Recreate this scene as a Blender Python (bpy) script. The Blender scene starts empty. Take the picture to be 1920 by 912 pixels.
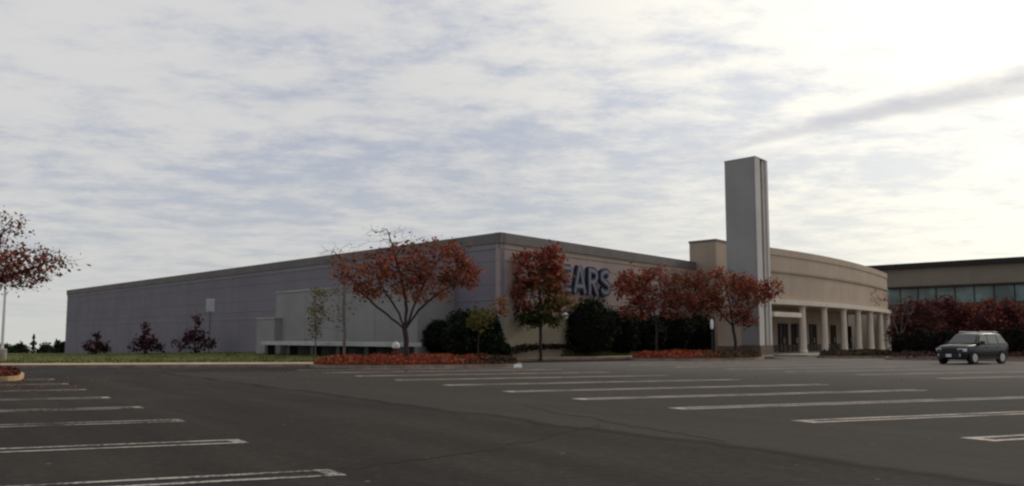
import bpy, math, random
import numpy as np
from mathutils import Vector, noise
R = math.radians
S = bpy.context.scene
COL = S.collection

# ------------------------------------------------------------------ camera, sky, sun, exposure
F = 1700.0; EYE = 1.5; PITCH = math.atan(175.0 / F)
cam_d = bpy.data.cameras.new('camera'); cam = bpy.data.objects.new('camera', cam_d); COL.objects.link(cam)
cam_d.sensor_width = 36; cam_d.lens = F / 1920 * 36; cam_d.clip_end = 6000; cam_d.clip_start = 0.1
cam.location = (0, 0, EYE); cam.rotation_euler = (math.pi / 2 + PITCH, 0, 0)
S.camera = cam
SUN_AZ, SUN_EL = 50.0, 32.0
SUN_DIR = Vector((math.sin(R(SUN_AZ)) * math.cos(R(SUN_EL)), math.cos(R(SUN_AZ)) * math.cos(R(SUN_EL)), math.sin(R(SUN_EL))))
sd = bpy.data.lights.new('sun', 'SUN'); sun = bpy.data.objects.new('sun', sd); COL.objects.link(sun)
sd.energy = 1.1; sd.angle = R(11); sd.color = (1.0, .93, .82)
sun.rotation_euler = (-SUN_DIR).to_track_quat('-Z', 'Y').to_euler()
S.view_settings.view_transform = 'Standard'; S.view_settings.look = 'None'
S.view_settings.exposure = 0.0; S.view_settings.gamma = 1; S.view_settings.use_curve_mapping = False
S.render.engine = 'CYCLES'
try:
    S.cycles.pixel_filter_type = 'BLACKMAN_HARRIS'; S.cycles.filter_width = 2.4
    S.cycles.max_bounces = 6; S.cycles.use_denoising = True
except Exception: pass

# pixel measurements of the photo (1920 wide) -> rays
CP, SP = math.cos(PITCH), math.sin(PITCH)
def ray(px, py):
    u = (px - 960) / F; v = (456 - py) / F
    return Vector((u, CP - SP * v, SP + CP * v))
def at_y(px, py, Y):
    d = ray(px, py); return Vector((0, 0, EYE)) + d * (Y / d.y)
def at_z(px, py, z=0.0):
    d = ray(px, py); return Vector((0, 0, EYE)) + d * ((z - EYE) / d.z)
def px_of(x, y): return 960 + F * x / y * CP * 1.0

class G:                       # node graph helper
    def __init__(s, nt): s.nt = nt
    def n(s, typ, **kw):
        nd = s.nt.nodes.new(typ)
        for k, v in kw.items():
            if k == 'ins':
                for kk, vv in v.items():
                    if isinstance(vv, bpy.types.NodeSocket): s.nt.links.new(vv, nd.inputs[kk])
                    else: nd.inputs[kk].default_value = vv
            else: setattr(nd, k, v)
        return nd
    def math(s, op, a, b=0.0, clamp=False):
        return s.n('ShaderNodeMath', operation=op, use_clamp=clamp, ins={0: a, 1: b}).outputs[0]
    def mix(s, f, a, b, blend='MIX'):
        nd = s.n('ShaderNodeMix', data_type='RGBA', blend_type=blend, clamp_factor=True)
        for i, v in ((0, f), (6, a), (7, b)):
            if isinstance(v, bpy.types.NodeSocket): s.nt.links.new(v, nd.inputs[i])
            else: nd.inputs[i].default_value = v if i == 0 or len(v) == 4 else (*v, 1)
        return nd.outputs[2]
    def ramp(s, f, lo, hi):
        return s.n('ShaderNodeMapRange', interpolation_type='SMOOTHSTEP', ins={0: f, 1: lo, 2: hi, 3: 0.0, 4: 1.0}).outputs[0]

W = bpy.data.worlds.new('World'); S.world = W; W.use_nodes = True
nt = W.node_tree; nt.nodes.clear(); g = G(nt)
SKY_STRENGTH = 0.1
sky = g.n('ShaderNodeTexSky', sky_type='NISHITA', sun_disc=False, sun_elevation=R(SUN_EL), sun_rotation=R(SUN_AZ), air_density=1.0, dust_density=1.5)
tc = g.n('ShaderNodeTexCoord'); D = tc.outputs['Generated']
sep = g.n('ShaderNodeSeparateXYZ', ins={0: D})
zc = g.math('ADD', g.math('MAXIMUM', sep.outputs[2], 0.0), 0.10)
pxy = g.n('ShaderNodeCombineXYZ', ins={0: g.math('DIVIDE', sep.outputs[0], zc), 1: g.math('DIVIDE', sep.outputs[1], zc), 2: 0.0}).outputs[0]
def mapped(rot, sx, sy, off=(0, 0, 0)):
    return g.n('ShaderNodeMapping', ins={0: pxy, 1: off, 2: (0, 0, R(rot)), 3: (sx, sy, 1)}).outputs[0]
warp = g.n('ShaderNodeTexNoise', ins={'Vector': mapped(0, .5, .5), 'Scale': 1.0, 'Detail': 2.0})
wv = g.n('ShaderNodeVectorMath', operation='MULTIPLY_ADD', ins={0: warp.outputs[1], 1: (.8, .8, 0), 2: mapped(8, 1.3, 1.25)}).outputs[0]
n1 = g.n('ShaderNodeTexNoise', ins={'Vector': wv, 'Scale': 1.0, 'Detail': 9.0, 'Roughness': .66}).outputs[0]
wv2 = g.n('ShaderNodeVectorMath', operation='MULTIPLY_ADD', ins={0: warp.outputs[1], 1: (1.2, 1.2, 0), 2: mapped(-20, 3.6, 4.4, (3, 1, 0))}).outputs[0]
n2 = g.n('ShaderNodeTexNoise', ins={'Vector': wv2, 'Scale': 1.0, 'Detail': 8.0, 'Roughness': .68}).outputs[0]
n3 = g.n('ShaderNodeTexNoise', ins={'Vector': mapped(5, .22, .4, (7, 2, 0)), 'Scale': 1.0, 'Detail': 3.0}).outputs[0]
dens = g.math('ADD', g.math('ADD', g.math('MULTIPLY', n1, .40), g.math('MULTIPLY', n2, .44)), g.math('MULTIPLY', n3, .26))
cov = g.ramp(dens, .36, .52)
sdn = g.n('ShaderNodeVectorMath', operation='DOT_PRODUCT', ins={0: D, 1: SUN_DIR}).outputs['Value']
glow = g.math('POWER', g.math('MAXIMUM', g.math('MULTIPLY_ADD', sdn, .5), 0.0), 1.0)
gl = g.ramp(sdn, .50, 1.02)          # broad brightening of the cloud sheet round the veiled sun
gl = g.math('POWER', gl, 1.5)
k = 1.0 / SKY_STRENGTH
white = g.mix(gl, (.67 * k, .668 * k, .675 * k), (1.42 * k, 1.35 * k, 1.17 * k))
grey = g.mix(gl, (.395 * k, .44 * k, .56 * k), (.90 * k, .915 * k, .95 * k))
cloud = g.mix(g.ramp(dens, .43, .62), grey, white)
gap = g.mix(.75, sky.outputs[0], grey)
skyc = g.mix(cov, gap, cloud)
# pale veil low over the horizon
hz = g.math('POWER', g.math('SUBTRACT', 1.0, g.math('MAXIMUM', sep.outputs[2], 0.0), True), 6.5)
veil = g.mix(gl, (.60 * k, .605 * k, .565 * k), (1.45 * k, 1.38 * k, 1.10 * k))
skyc = g.mix(g.math('MULTIPLY', hz, .92), skyc, veil)
# one long thin darker cloud streak
def plane_pt(px, py):
    d = ray(px, py).normalized(); return Vector((d.x / (d.z + .1), d.y / (d.z + .1)))
a_, b_ = plane_pt(1400, 268), plane_pt(1920, 152)
t_ = (b_ - a_).normalized(); nrm = Vector((-t_.y, t_.x))
wob = g.n('ShaderNodeTexNoise', ins={'Vector': mapped(0, 2.2, 2.2), 'Scale': 1.0, 'Detail': 6.0, 'Roughness': .65}).outputs[0]
dist = g.n('ShaderNodeVectorMath', operation='DOT_PRODUCT', ins={0: pxy, 1: (nrm.x, nrm.y, 0)}).outputs['Value']
dist = g.math('ADD', g.math('SUBTRACT', dist, nrm.dot(a_)), g.math('MULTIPLY', g.math('SUBTRACT', wob, .5), .20))
along = g.n('ShaderNodeVectorMath', operation='DOT_PRODUCT', ins={0: pxy, 1: (t_.x, t_.y, 0)}).outputs['Value']
along = g.math('SUBTRACT', along, t_.dot(a_))
hw = g.math('MULTIPLY_ADD', g.ramp(along, -.6, 1.1), .17); hw.node.inputs[2].default_value = .035
band = g.math('SUBTRACT', 1.0, g.ramp(g.math('DIVIDE', g.math('ABSOLUTE', dist), hw), .1, 1.0))
band = g.math('MULTIPLY', band, g.ramp(along, -1.2, .9) if t_.dot(b_ - a_) > 0 else 0.0)
skyc = g.mix(g.math('MULTIPLY', g.math('MULTIPLY', band, g.math('MULTIPLY', g.ramp(wob, .05, .55), 1.0)), .85), skyc, (.58 * k, .585 * k, .63 * k))
bg = g.n('ShaderNodeBackground', ins={0: skyc, 1: SKY_STRENGTH})
out = g.n('ShaderNodeOutputWorld', ins={0: bg.outputs[0]})

# ------------------------------------------------------------------ materials
def mat(name, col, rough=.8, var=.0, scale=3.0, bump=0.0, bscale=20.0, col2=None, spec=.3, metal=0.0, detail=5.0, stretch=(1, 1, 1), coat=0.0, lo=.35, hi=.65):
    m = bpy.data.materials.new(name); m.use_nodes = True
    t = m.node_tree; q = G(t); p = t.nodes['Principled BSDF']
    p.inputs['Roughness'].default_value = rough; p.inputs['Metallic'].default_value = metal
    p.inputs['Specular IOR Level'].default_value = spec; p.inputs['Coat Weight'].default_value = coat
    base = (*col, 1)
    p.inputs['Base Color'].default_value = base
    co = q.n('ShaderNodeTexCoord').outputs['Object']
    if col2 or var:
        c2 = col2 or tuple(c * (1 - var) for c in col); c1 = col if col2 else tuple(min(1, c * (1 + var)) for c in col)
        mp = q.n('ShaderNodeMapping', ins={0: co, 3: stretch}).outputs[0]
        nz = q.n('ShaderNodeTexNoise', ins={'Vector': mp, 'Scale': scale, 'Detail': detail, 'Roughness': .6}).outputs[0]
        t.links.new(q.mix(q.ramp(nz, lo, hi), (*c1, 1), (*c2, 1)), p.inputs['Base Color'])
    if bump:
        bz = q.n('ShaderNodeTexNoise', ins={'Vector': co, 'Scale': bscale, 'Detail': 4.0}).outputs[0]
        bn = q.n('ShaderNodeBump', ins={'Strength': bump, 'Height': bz})
        t.links.new(bn.outputs[0], p.inputs['Normal'])
    return m
def leafmat(name, col, trans=.3, var=.35):
    m = bpy.data.materials.new(name); m.use_nodes = True
    t = m.node_tree; q = G(t); p = t.nodes['Principled BSDF']; o = t.nodes['Material Output']
    p.inputs['Roughness'].default_value = .7; p.inputs['Specular IOR Level'].default_value = .06
    co = q.n('ShaderNodeTexCoord').outputs['Object']
    nz = q.n('ShaderNodeTexNoise', ins={'Vector': co, 'Scale': 2.2, 'Detail': 6.0, 'Roughness': .7}).outputs[0]
    c = q.mix(q.ramp(nz, .3, .7), tuple(x * (1 - var) for x in col), tuple(x * (1 + var) for x in col))
    t.links.new(c, p.inputs['Base Color'])
    tr = q.n('ShaderNodeBsdfTranslucent', ins={0: c})
    mx = q.n('ShaderNodeMixShader', ins={0: trans, 1: p.outputs[0], 2: tr.outputs[0]})
    t.links.new(mx.outputs[0], o.inputs[0])
    return m

M = {}
def wallmat(name, col, joint=.78):
    """precast / stucco wall: panel joints every few metres, faint courses, rain streaks"""
    m = mat(name, col, .9, .06, .35, .08, 30, spec=.1)
    t = m.node_tree; q = G(t); p = t.nodes['Principled BSDF']
    src = p.inputs['Base Color'].links[0].from_socket
    co = q.n('ShaderNodeTexCoord').outputs['Object']
    st = q.n('ShaderNodeTexNoise', ins={'Vector': q.n('ShaderNodeMapping', ins={0: co, 3: (1.2, 1.2, .06)}).outputs[0], 'Scale': 1.0, 'Detail': 5.0}).outputs[0]
    c = q.mix(q.math('MULTIPLY', q.ramp(st, .50, .75), .22), src, tuple(x * .6 for x in col))
    fine = q.n('ShaderNodeTexNoise', ins={'Vector': co, 'Scale': 6.0, 'Detail': 3.0}).outputs[0]
    c = q.mix(q.math('MULTIPLY', q.ramp(fine, .4, .7), .10), c, tuple(x * 1.3 for x in col))
    t.links.new(c, p.inputs['Base Color'])
    return m
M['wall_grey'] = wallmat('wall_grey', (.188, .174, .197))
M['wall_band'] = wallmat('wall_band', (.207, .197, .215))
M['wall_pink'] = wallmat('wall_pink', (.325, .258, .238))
M['wall_tan'] = wallmat('wall_tan', (.26, .225, .16))
M['wall_dock'] = wallmat('wall_dock', (.243, .240, .232))
M['dock_cap'] = mat('dock_cap', (.33, .32, .31), .7, .2, .5)  # paler coping colour carries the highlight along the dock's top edge
M['coping'] = mat('coping', (.135, .12, .115), .7, .1, 1.0)
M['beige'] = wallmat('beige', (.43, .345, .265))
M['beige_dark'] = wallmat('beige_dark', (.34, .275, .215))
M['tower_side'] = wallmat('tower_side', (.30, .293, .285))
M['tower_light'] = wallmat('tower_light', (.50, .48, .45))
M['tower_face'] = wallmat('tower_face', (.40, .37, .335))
M['white_trim'] = mat('white_trim', (.60, .53, .44), .7, .06, 1.0)
M['base_brown'] = mat('base_brown', (.13, .095, .075), .85, .15, 2.0)
M['roofing'] = mat('roofing', (.12, .115, .11), .9, .2, .5)
M['glass'] = mat('glass', (.015, .02, .022), .08, 0, spec=.6)
M['teal_glass'] = mat('teal_glass', (.115, .185, .185), .12, .35, .35, spec=.8, metal=.0)  # teal lightened and varied in the base colour for the reflected sky
M['frame_dark'] = mat('frame_dark', (.03, .03, .03), .5)
M['office_wall'] = wallmat('office_wall', (.20, .175, .135))
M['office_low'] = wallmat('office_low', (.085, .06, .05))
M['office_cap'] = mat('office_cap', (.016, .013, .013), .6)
M['concrete'] = mat('concrete', (.30, .265, .225), .9, .18, 1.2, .1)
M['tan_walk'] = mat('tan_walk', (.36, .265, .185), .9, .2, .8, .1)
M['kerb'] = mat('kerb', (.23, .165, .13), .9, .22, 1.5, .1)
M['kerb_tan'] = mat('kerb_tan', (.46, .31, .17), .9, .15, 3.0, .1)
M['mulch'] = mat('mulch', (.055, .03, .022), .95, .4, 6.0, .3)
M['grass'] = mat('grass', (.072, .085, .020), .95, 0, 1.4, .4, 30, col2=(.115, .105, .036), spec=.05)
M['blade'] = leafmat('blade', (.082, .10, .024), .2)
M['earth'] = mat('earth', (.06, .055, .035), .95, .3, .05)
M['navy'] = mat('navy', (.010, .013, .045), .45)
M['inline'] = mat('inline', (.15, .165, .205), .5)
M['pole'] = mat('pole', (.62, .62, .60), .5, .05, 2)
M['deck_paint'] = mat('deck_paint', (.36, .36, .365), .6, .1, 1)
M['white_paint'] = mat('white_paint', (.78, .78, .78), .5, .04, 3)
M['dark_metal'] = mat('dark_metal', (.035, .035, .037), .5)
M['hyd_red'] = mat('hyd_red', (.10, .02, .016), .5)
M['bark'] = mat('bark', (.040, .030, .026), .95, .35, 8.0)
M['bark_pale'] = mat('bark_pale', (.15, .125, .11), .95, .3, 8.0)
M['bark_dark'] = mat('bark_dark', (.03, .022, .022), .95, .3, 8.0)
LEAF = dict(red=(.31, .082, .050), orange=(.38, .135, .05), maroon=(.105, .024, .024), olive=(.105, .095, .032), green=(.045, .060, .022),
            yellow=(.20, .165, .045), dark=(.011, .017, .008), pink=(.32, .125, .10), brown=(.14, .065, .038), purple=(.050, .018, .020), gcred=(.25, .035, .016), black=(.006, .008, .006))
for k_, c_ in LEAF.items(): M['leaf_' + k_] = leafmat('leaf_' + k_, c_, .12 if k_ in ('dark', 'black') else .3)

def asphalt():
    m = bpy.data.materials.new('asphalt'); m.use_nodes = True
    t = m.node_tree; q = G(t); p = t.nodes['Principled BSDF']
    co = q.n('ShaderNodeTexCoord').outputs['Object']
    big = q.n('ShaderNodeTexNoise', ins={'Vector': co, 'Scale': .11, 'Detail': 5.0, 'Roughness': .6}).outputs[0]
    mid = q.n('ShaderNodeTexNoise', ins={'Vector': co, 'Scale': .9, 'Detail': 6.0, 'Roughness': .65}).outputs[0]
    fin = q.n('ShaderNodeTexNoise', ins={'Vector': co, 'Scale': 38.0, 'Detail': 4.0, 'Roughness': .8}).outputs[0]
    c = q.mix(q.ramp(big, .35, .68), (.0265, .0215, .0175), (.042, .0345, .028))
    c = q.mix(q.math('MULTIPLY', q.ramp(mid, .45, .75), .35), c, (.017, .015, .0135))
    c = q.mix(q.math('MULTIPLY', q.ramp(fin, .50, .72), .45), c, (.075, .067, .058))
    c = q.mix(q.math('MULTIPLY', q.ramp(fin, .5, .28), .45), c, (.014, .012, .010))
    lv = at_z(130, 721) - at_z(650, 892); ang = math.atan2(lv.y, lv.x)
    lane = q.n('ShaderNodeTexNoise', ins={'Vector': q.n('ShaderNodeMapping', vector_type='TEXTURE', ins={0: co, 2: (0, 0, ang), 3: (14, 1.1, 1)}).outputs[0], 'Scale': 1.0, 'Detail': 5.0, 'Roughness': .6}).outputs[0]
    c = q.mix(q.math('MULTIPLY', q.ramp(lane, .42, .68), .55), c, (.019, .016, .0135))
    c = q.mix(q.math('MULTIPLY', q.ramp(lane, .5, .30), .35), c, (.052, .044, .037))
    gr = q.n('ShaderNodeTexNoise', ins={'Vector': co, 'Scale': 6.0, 'Detail': 8.0, 'Roughness': .85}).outputs[0]
    c = q.mix(q.math('MULTIPLY', q.ramp(gr, .50, .66), .5), c, (.075, .064, .053))
    c = q.mix(q.math('MULTIPLY', q.ramp(gr, .50, .34), .5), c, (.013, .011, .010))
    # pale grit and dark oil spots
    sp = q.n('ShaderNodeTexVoronoi', ins={'Vector': co, 'Scale': 1.3}).outputs[0]
    c = q.mix(q.math('MULTIPLY', q.ramp(sp, .06, .03), .7), c, (.16, .145, .13))
    sp2 = q.n('ShaderNodeTexVoronoi', ins={'Vector': co, 'Scale': .33}).outputs[0]
    c = q.mix(q.math('MULTIPLY', q.ramp(sp2, .22, .05), .35), c, (.022, .021, .020))
    # resurfaced halves: the strip beyond the seam is a paler, older mix
    s0, s1 = at_z(475, 722), at_z(1710, 885)
    tt = (s1 - s0).normalized(); nn = Vector((-tt.y, tt.x, 0))
    if nn.y < 0: nn = -nn
    wob = q.math('MULTIPLY', q.math('SUBTRACT', q.n('ShaderNodeTexNoise', ins={'Vector': co, 'Scale': .5, 'Detail': 4.0}).outputs[0], .5), 1.0)
    ds = q.math('ADD', q.math('SUBTRACT', q.n('ShaderNodeVectorMath', operation='DOT_PRODUCT', ins={0: co, 1: nn}).outputs['Value'], nn.dot(s0)), wob)
    c = q.mix(q.math('MULTIPLY', q.ramp(ds, -.1, .35), .35), c, (.074, .066, .058))
    c = q.mix(q.math('MULTIPLY', q.ramp(q.math('ABSOLUTE', ds), .28, .0), .6), c, (.009, .008, .008))
    # lot grows paler towards the entrance
    far = q.n('ShaderNodeSeparateXYZ', ins={0: co})
    fr = q.ramp(q.math('ADD', q.math('ADD', far.outputs[1], q.math('MULTIPLY', far.outputs[0], .55)), q.math('MULTIPLY', wob, 9.0)), 28.0, 64.0)
    c = q.mix(q.math('MULTIPLY', fr, .75), c, (.165, .150, .135))
    t.links.new(c, p.inputs['Base Color'])
    p.inputs['Roughness'].default_value = .92; p.inputs['Specular IOR Level'].default_value = .07
    bz = q.n('ShaderNodeTexNoise', ins={'Vector': co, 'Scale': 45.0, 'Detail': 4.0}).outputs[0]
    t.links.new(q.n('ShaderNodeBump', ins={'Strength': .5, 'Distance': .02, 'Height': bz}).outputs[0], p.inputs['Normal'])
    return m
M['asphalt'] = asphalt()
M['road'] = mat('road', (.031, .028, .0255), .92, .18, .3, .3, 40, spec=.07)
M['tar'] = mat('tar', (.014, .0125, .012), .8, .3, 2.0, spec=.1)
def paint(c0, c1, lo, hi):
    m = mat('line_paint', (.42, .40, .37), .9, 0, spec=.08)
    t = m.node_tree; q = G(t); p = t.nodes['Principled BSDF']; co = q.n('ShaderNodeTexCoord').outputs['Object']
    a = q.n('ShaderNodeTexNoise', ins={'Vector': co, 'Scale': 14.0, 'Detail': 5.0, 'Roughness': .75}).outputs[0]
    b = q.n('ShaderNodeTexNoise', ins={'Vector': co, 'Scale': 1.1, 'Detail': 3.0}).outputs[0]
    w = q.ramp(q.math('ADD', q.math('MULTIPLY', a, .7), q.math('MULTIPLY', b, .4)), lo, hi)
    t.links.new(q.mix(w, c0, c1), p.inputs['Base Color'])
    return m
M['paint'] = paint((.42, .38, .34), (.07, .062, .052), .49, .64)
M['paint_worn'] = paint((.50, .44, .38), (.10, .088, .074), .47, .70)

# ------------------------------------------------------------------ mesh helpers
class MB:
    def __init__(s): s.v = []; s.f = []; s.m = []; s.smooth = False
    def poly(s, pts, mi=0):
        b = len(s.v); s.v += [tuple(p) for p in pts]; s.f.append(tuple(range(b, b + len(pts)))); s.m.append(mi)
    def prism(s, pts, z0, z1, mi=0, cap=True):
        n = len(pts); b = len(s.v)
        zz0 = z0 if hasattr(z0, '__len__') else [z0] * n
        s.v += [(p[0], p[1], zz0[i]) for i, p in enumerate(pts)] + [(p[0], p[1], z1) for p in pts]
        for i in range(n):
            j = (i + 1) % n; s.f.append((b + i, b + j, b + n + j, b + n + i)); s.m.append(mi)
        if cap:
            s.f.append(tuple(range(b + n, b + 2 * n))); s.f.append(tuple(range(b + n - 1, b - 1, -1))); s.m += [mi, mi]
    def box(s, c, sx, sy, sz, ax=Vector((1, 0, 0)), mi=0):
        ax = Vector((ax[0], ax[1], 0)).normalized(); ay = Vector((-ax.y, ax.x, 0)); c = Vector(c)
        pts = [c + ax * (sx / 2 * i) + ay * (sy / 2 * j) for i, j in ((-1, -1), (1, -1), (1, 1), (-1, 1))]
        s.prism(pts, c.z - sz / 2, c.z + sz / 2, mi)
    def slab(s, a, b, out, t0, t1, z0, z1, mi=0):
        """vertical slab along a->b whose faces lie t0..t1 along the outward normal"""
        a = Vector((a[0], a[1], 0)); b = Vector((b[0], b[1], 0))
        s.prism([a + out * t1, b + out * t1, b + out * t0, a + out * t0], z0, z1, mi)
    def tube(s, a, b, r0, r1, n=6, mi=0, cap=False):
        a = Vector(a); b = Vector(b); d = (b - a)
        if d.length < 1e-6: return
        d.normalize(); u = d.orthogonal().normalized(); w = d.cross(u); base = len(s.v)
        for p, r in ((a, r0), (b, r1)):
            for i in range(n):
                an = 2 * math.pi * i / n; s.v.append(tuple(p + u * (r * math.cos(an)) + w * (r * math.sin(an))))
        for i in range(n):
            j = (i + 1) % n; s.f.append((base + i, base + j, base + n + j, base + n + i)); s.m.append(mi)
        if cap:
            s.f.append(tuple(range(base + n, base + 2 * n))); s.f.append(tuple(range(base + n - 1, base - 1, -1))); s.m += [mi, mi]
    def lathe(s, prof, c=(0, 0, 0), n=16, mi=0):
        base = len(s.v); k = len(prof)
        for r, z in prof:
            for i in range(n):
                an = 2 * math.pi * i / n; s.v.append((c[0] + r * math.cos(an), c[1] + r * math.sin(an), c[2] + z))
        for a in range(k - 1):
            for i in range(n):
                j = (i + 1) % n; s.f.append((base + a * n + i, base + a * n + j, base + (a + 1) * n + j, base + (a + 1) * n + i)); s.m.append(mi)
        s.f.append(tuple(range(base + (k - 1) * n, base + k * n))); s.m.append(mi)
        s.f.append(tuple(range(base + n - 1, base - 1, -1))); s.m.append(mi)
    def grid(s, rows, mi=0):
        base = len(s.v); n = len(rows[0])
        for r in rows: s.v += [tuple(p) for p in r]
        for i in range(len(rows) - 1):
            for j in range(n - 1):
                a = base + i * n + j; s.f.append((a, a + 1, a + n + 1, a + n)); s.m.append(mi)
    def build(s, name, mats, parent=None, smooth=False, org=None):
        me = bpy.data.meshes.new(name)
        o0 = Vector(org) if org is not None else Vector((0, 0, 0))
        me.from_pydata([(v[0] - o0.x, v[1] - o0.y, v[2] - o0.z) for v in s.v], [], s.f)
        for m in (mats if isinstance(mats, (list, tuple)) else [mats]): me.materials.append(M[m] if isinstance(m, str) else m)
        me.polygons.foreach_set('material_index', s.m)
        if smooth or s.smooth: me.polygons.foreach_set('use_smooth', [True] * len(me.polygons))
        me.update()
        o = bpy.data.objects.new(name, me); COL.objects.link(o)
        if parent: o.parent = parent
        elif org is not None: o.location = o0
        return o
def tag(o, label=None, cat=None, group=None, kind=None):
    if label: o['label'] = label
    if cat: o['category'] = cat
    if group: o['group'] = group
    if kind: o['kind'] = kind
    return o
def thing(name, loc, label, cat, group=None, rz=0):
    o = bpy.data.objects.new(name, None); COL.objects.link(o); o.location = loc; o.rotation_euler = (0, 0, rz); o.empty_display_size = .2
    return tag(o, label, cat, group)
def copy_tree(o, parent=None):
    c = o.copy(); COL.objects.link(c)
    if parent: c.parent = parent
    for ch in list(o.children): copy_tree(ch, c)
    return c
def V2(p): return Vector((p[0], p[1], 0))

# ------------------------------------------------------------------ building plan
C = at_y(938, 437, 56.0); ZT = C.z
L = at_z(127, 545, ZT); Rr = at_z(1306, 493, ZT)
dL = (V2(L) - V2(C)).normalized(); dR = (V2(Rr) - V2(C)).normalized()
nL = Vector((dL.y, -dL.x, 0)); nL = nL if nL.y < 0 else -nL
nR = Vector((-dR.y, dR.x, 0)); nR = nR if nR.y < 0 else -nR
def hit(px, P, d):
    """where the sight line of column px meets the vertical plane through P along d"""
    r = ray(px, 631); r = Vector((r.x, r.y, 0)); det = r.x * (-d.y) + r.y * d.x
    s = (P.x * (-d.y) + P.y * d.x) / det
    return r * s
def wall_at(px):
    if px < 127:
        return hit(px, V2(L), Vector((1, -.25, 0)).normalized())
    return hit(px, V2(C), dL) if px < 938 else hit(px, V2(C), dR)
def lerp(xs, ys, x): return float(np.interp(x, xs, ys))
def kerb_pt(px): return at_z(px, lerp([-300, 0, 580, 960, 1185, 1450], [691, 690.5, 688, 677, 673.5, 671.5], px))
def base_z(px):
    y = lerp([-300, 124, 500, 780, 938, 1060, 1200, 1330, 1450], [663, 663, 659.5, 655, 648.5, 650, 655, 660, 663], px)
    return EYE - (y - 631) / F * wall_at(px).y
def terrain(x, y):
    px = 960 + F * x / y
    px = max(-300, min(1450, px)); k0 = kerb_pt(px).y; w = wall_at(px).y
    t = (y - k0) / max(w - k0, .1)
    if t < 0: return 0.0
    t = min(1, t); return .14 + (base_z(px) - .14) * t
def px_(x, y): return 960 + F * x / y

# ------------------------------------------------------------------ setting: ground
b = MB()                                                # the wide land under everything, sinking away behind the store
rows = []
for yy in [-400, -60, 0, 40, 70, 110, 150, 200, 300, 500, 900, 1800, 3500]:
    row = []
    for xx in [-3000, -1200, -500, -250, -120, -60, -20, 20, 60, 120, 250, 500, 1200, 3000]:
        z = -1.6 - .030 * max(0, yy - 110)
        row.append((xx, yy, z))
    rows.append(row)
b.grid(rows); tag(b.build('ground', 'earth'), kind='structure')
kp = [kerb_pt(p) for p in range(-300, 1451, 25)]
b = MB()
poly = [(-130, -60, 0), (180, -60, 0), (180, 150, 0), (30, 150, 0), (kp[-1].x + 3, kp[-1].y + 25, 0)] + [(p.x, p.y, 0) for p in reversed(kp)] + [(-130, kp[0].y, 0)]
b.poly(poly); tag(b.build('parking_lot', 'asphalt'), kind='structure')
# darker access road running along the kerb
b = MB(); rr = [Vector((-130, kp[0].y, .004))] + [Vector((p.x, p.y - .05, .004)) for p in kp]
wid = [8.2] * (len(rr))
front = []
for i, p in enumerate(rr):
    px = px_(p.x, p.y) if i else -400
    front.append(Vector((p.x, p.y - lerp([-400, 300, 700, 1000, 1300], [8.0, 7.0, 5.5, 4.5, 3.0], px), .004)))
b.grid([front, rr]); tag(b.build('road', 'road'), kind='structure')
# raised kerb and tan walk behind the road, then the lawn up to the walls
b = MB(); b2 = MB()
top0, top1, top2, bot = [], [], [], []
for px, p in zip(range(-300, 1451, 25), kp):
    ww = wall_at(px); k = 3.3 if px < 560 else lerp([560, 960, 1200, 1450], [3.3, 3.6, 3.4, 3.0], px)
    d = V2(p).normalized()
    bot.append((p.x, p.y, -.05)); top0.append((p.x, p.y, .14)); top1.append((p.x + d.x * .22, p.y + d.y * .22, .14)); top2.append((p.x + d.x * k, p.y + d.y * k, .144))
b.grid([bot, top0, top1]); tag(b.build('kerb_strip', 'kerb'), kind='structure')
b2.grid([top1, top2]); tag(b2.build('sidewalk', 'tan_walk'), kind='structure')
b = MB(); rows = []
rg = random.Random(5)
for t in [0, .04, .12, .2, .3, .4, .5, .6, .7, .8, .9, 1.0, 1.04]:
    row = []
    for px, q in zip(range(-300, 1451, 25), top2):
        w = wall_at(px); p = Vector((q[0], q[1], 0)).lerp(w, t)
        zt = .15 + (base_z(px) - .15) * min(1, t) + (rg.uniform(-.03, .05) if 0 < t < 1 else -.05 if t == 0 else 0)
        row.append((p.x, p.y, zt))
    rows.append(row)
b.grid(rows); b.smooth = True; tag(b.build('lawn', 'grass'), kind='structure')
b = MB(); rg = random.Random(9)
for i in range(9000):                                   # grass blades over the lawn
    px = rg.uniform(-60, 1180); t = rg.random() ** 1.6
    q0 = kerb_pt(px); w = wall_at(px); d = V2(q0).normalized(); p = (V2(q0) + d * 3.45).lerp(w, t * .97)
    z = .15 + (base_z(px) - .15) * t; a = rg.uniform(0, 6.3); s_ = rg.uniform(.04, .09); h = rg.uniform(.03, .10)
    u = Vector((math.cos(a), math.sin(a), 0)) * s_
    b.poly([p - u + Vector((0, 0, z - .02)), p + u + Vector((0, 0, z - .02)), p + u * .4 + Vector((rg.uniform(-.05, .05), 0, z + h))])
tag(b.build('grass', 'blade'), 'short green lawn grass running along the foot of the grey wall', 'grass', kind='stuff')

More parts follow.
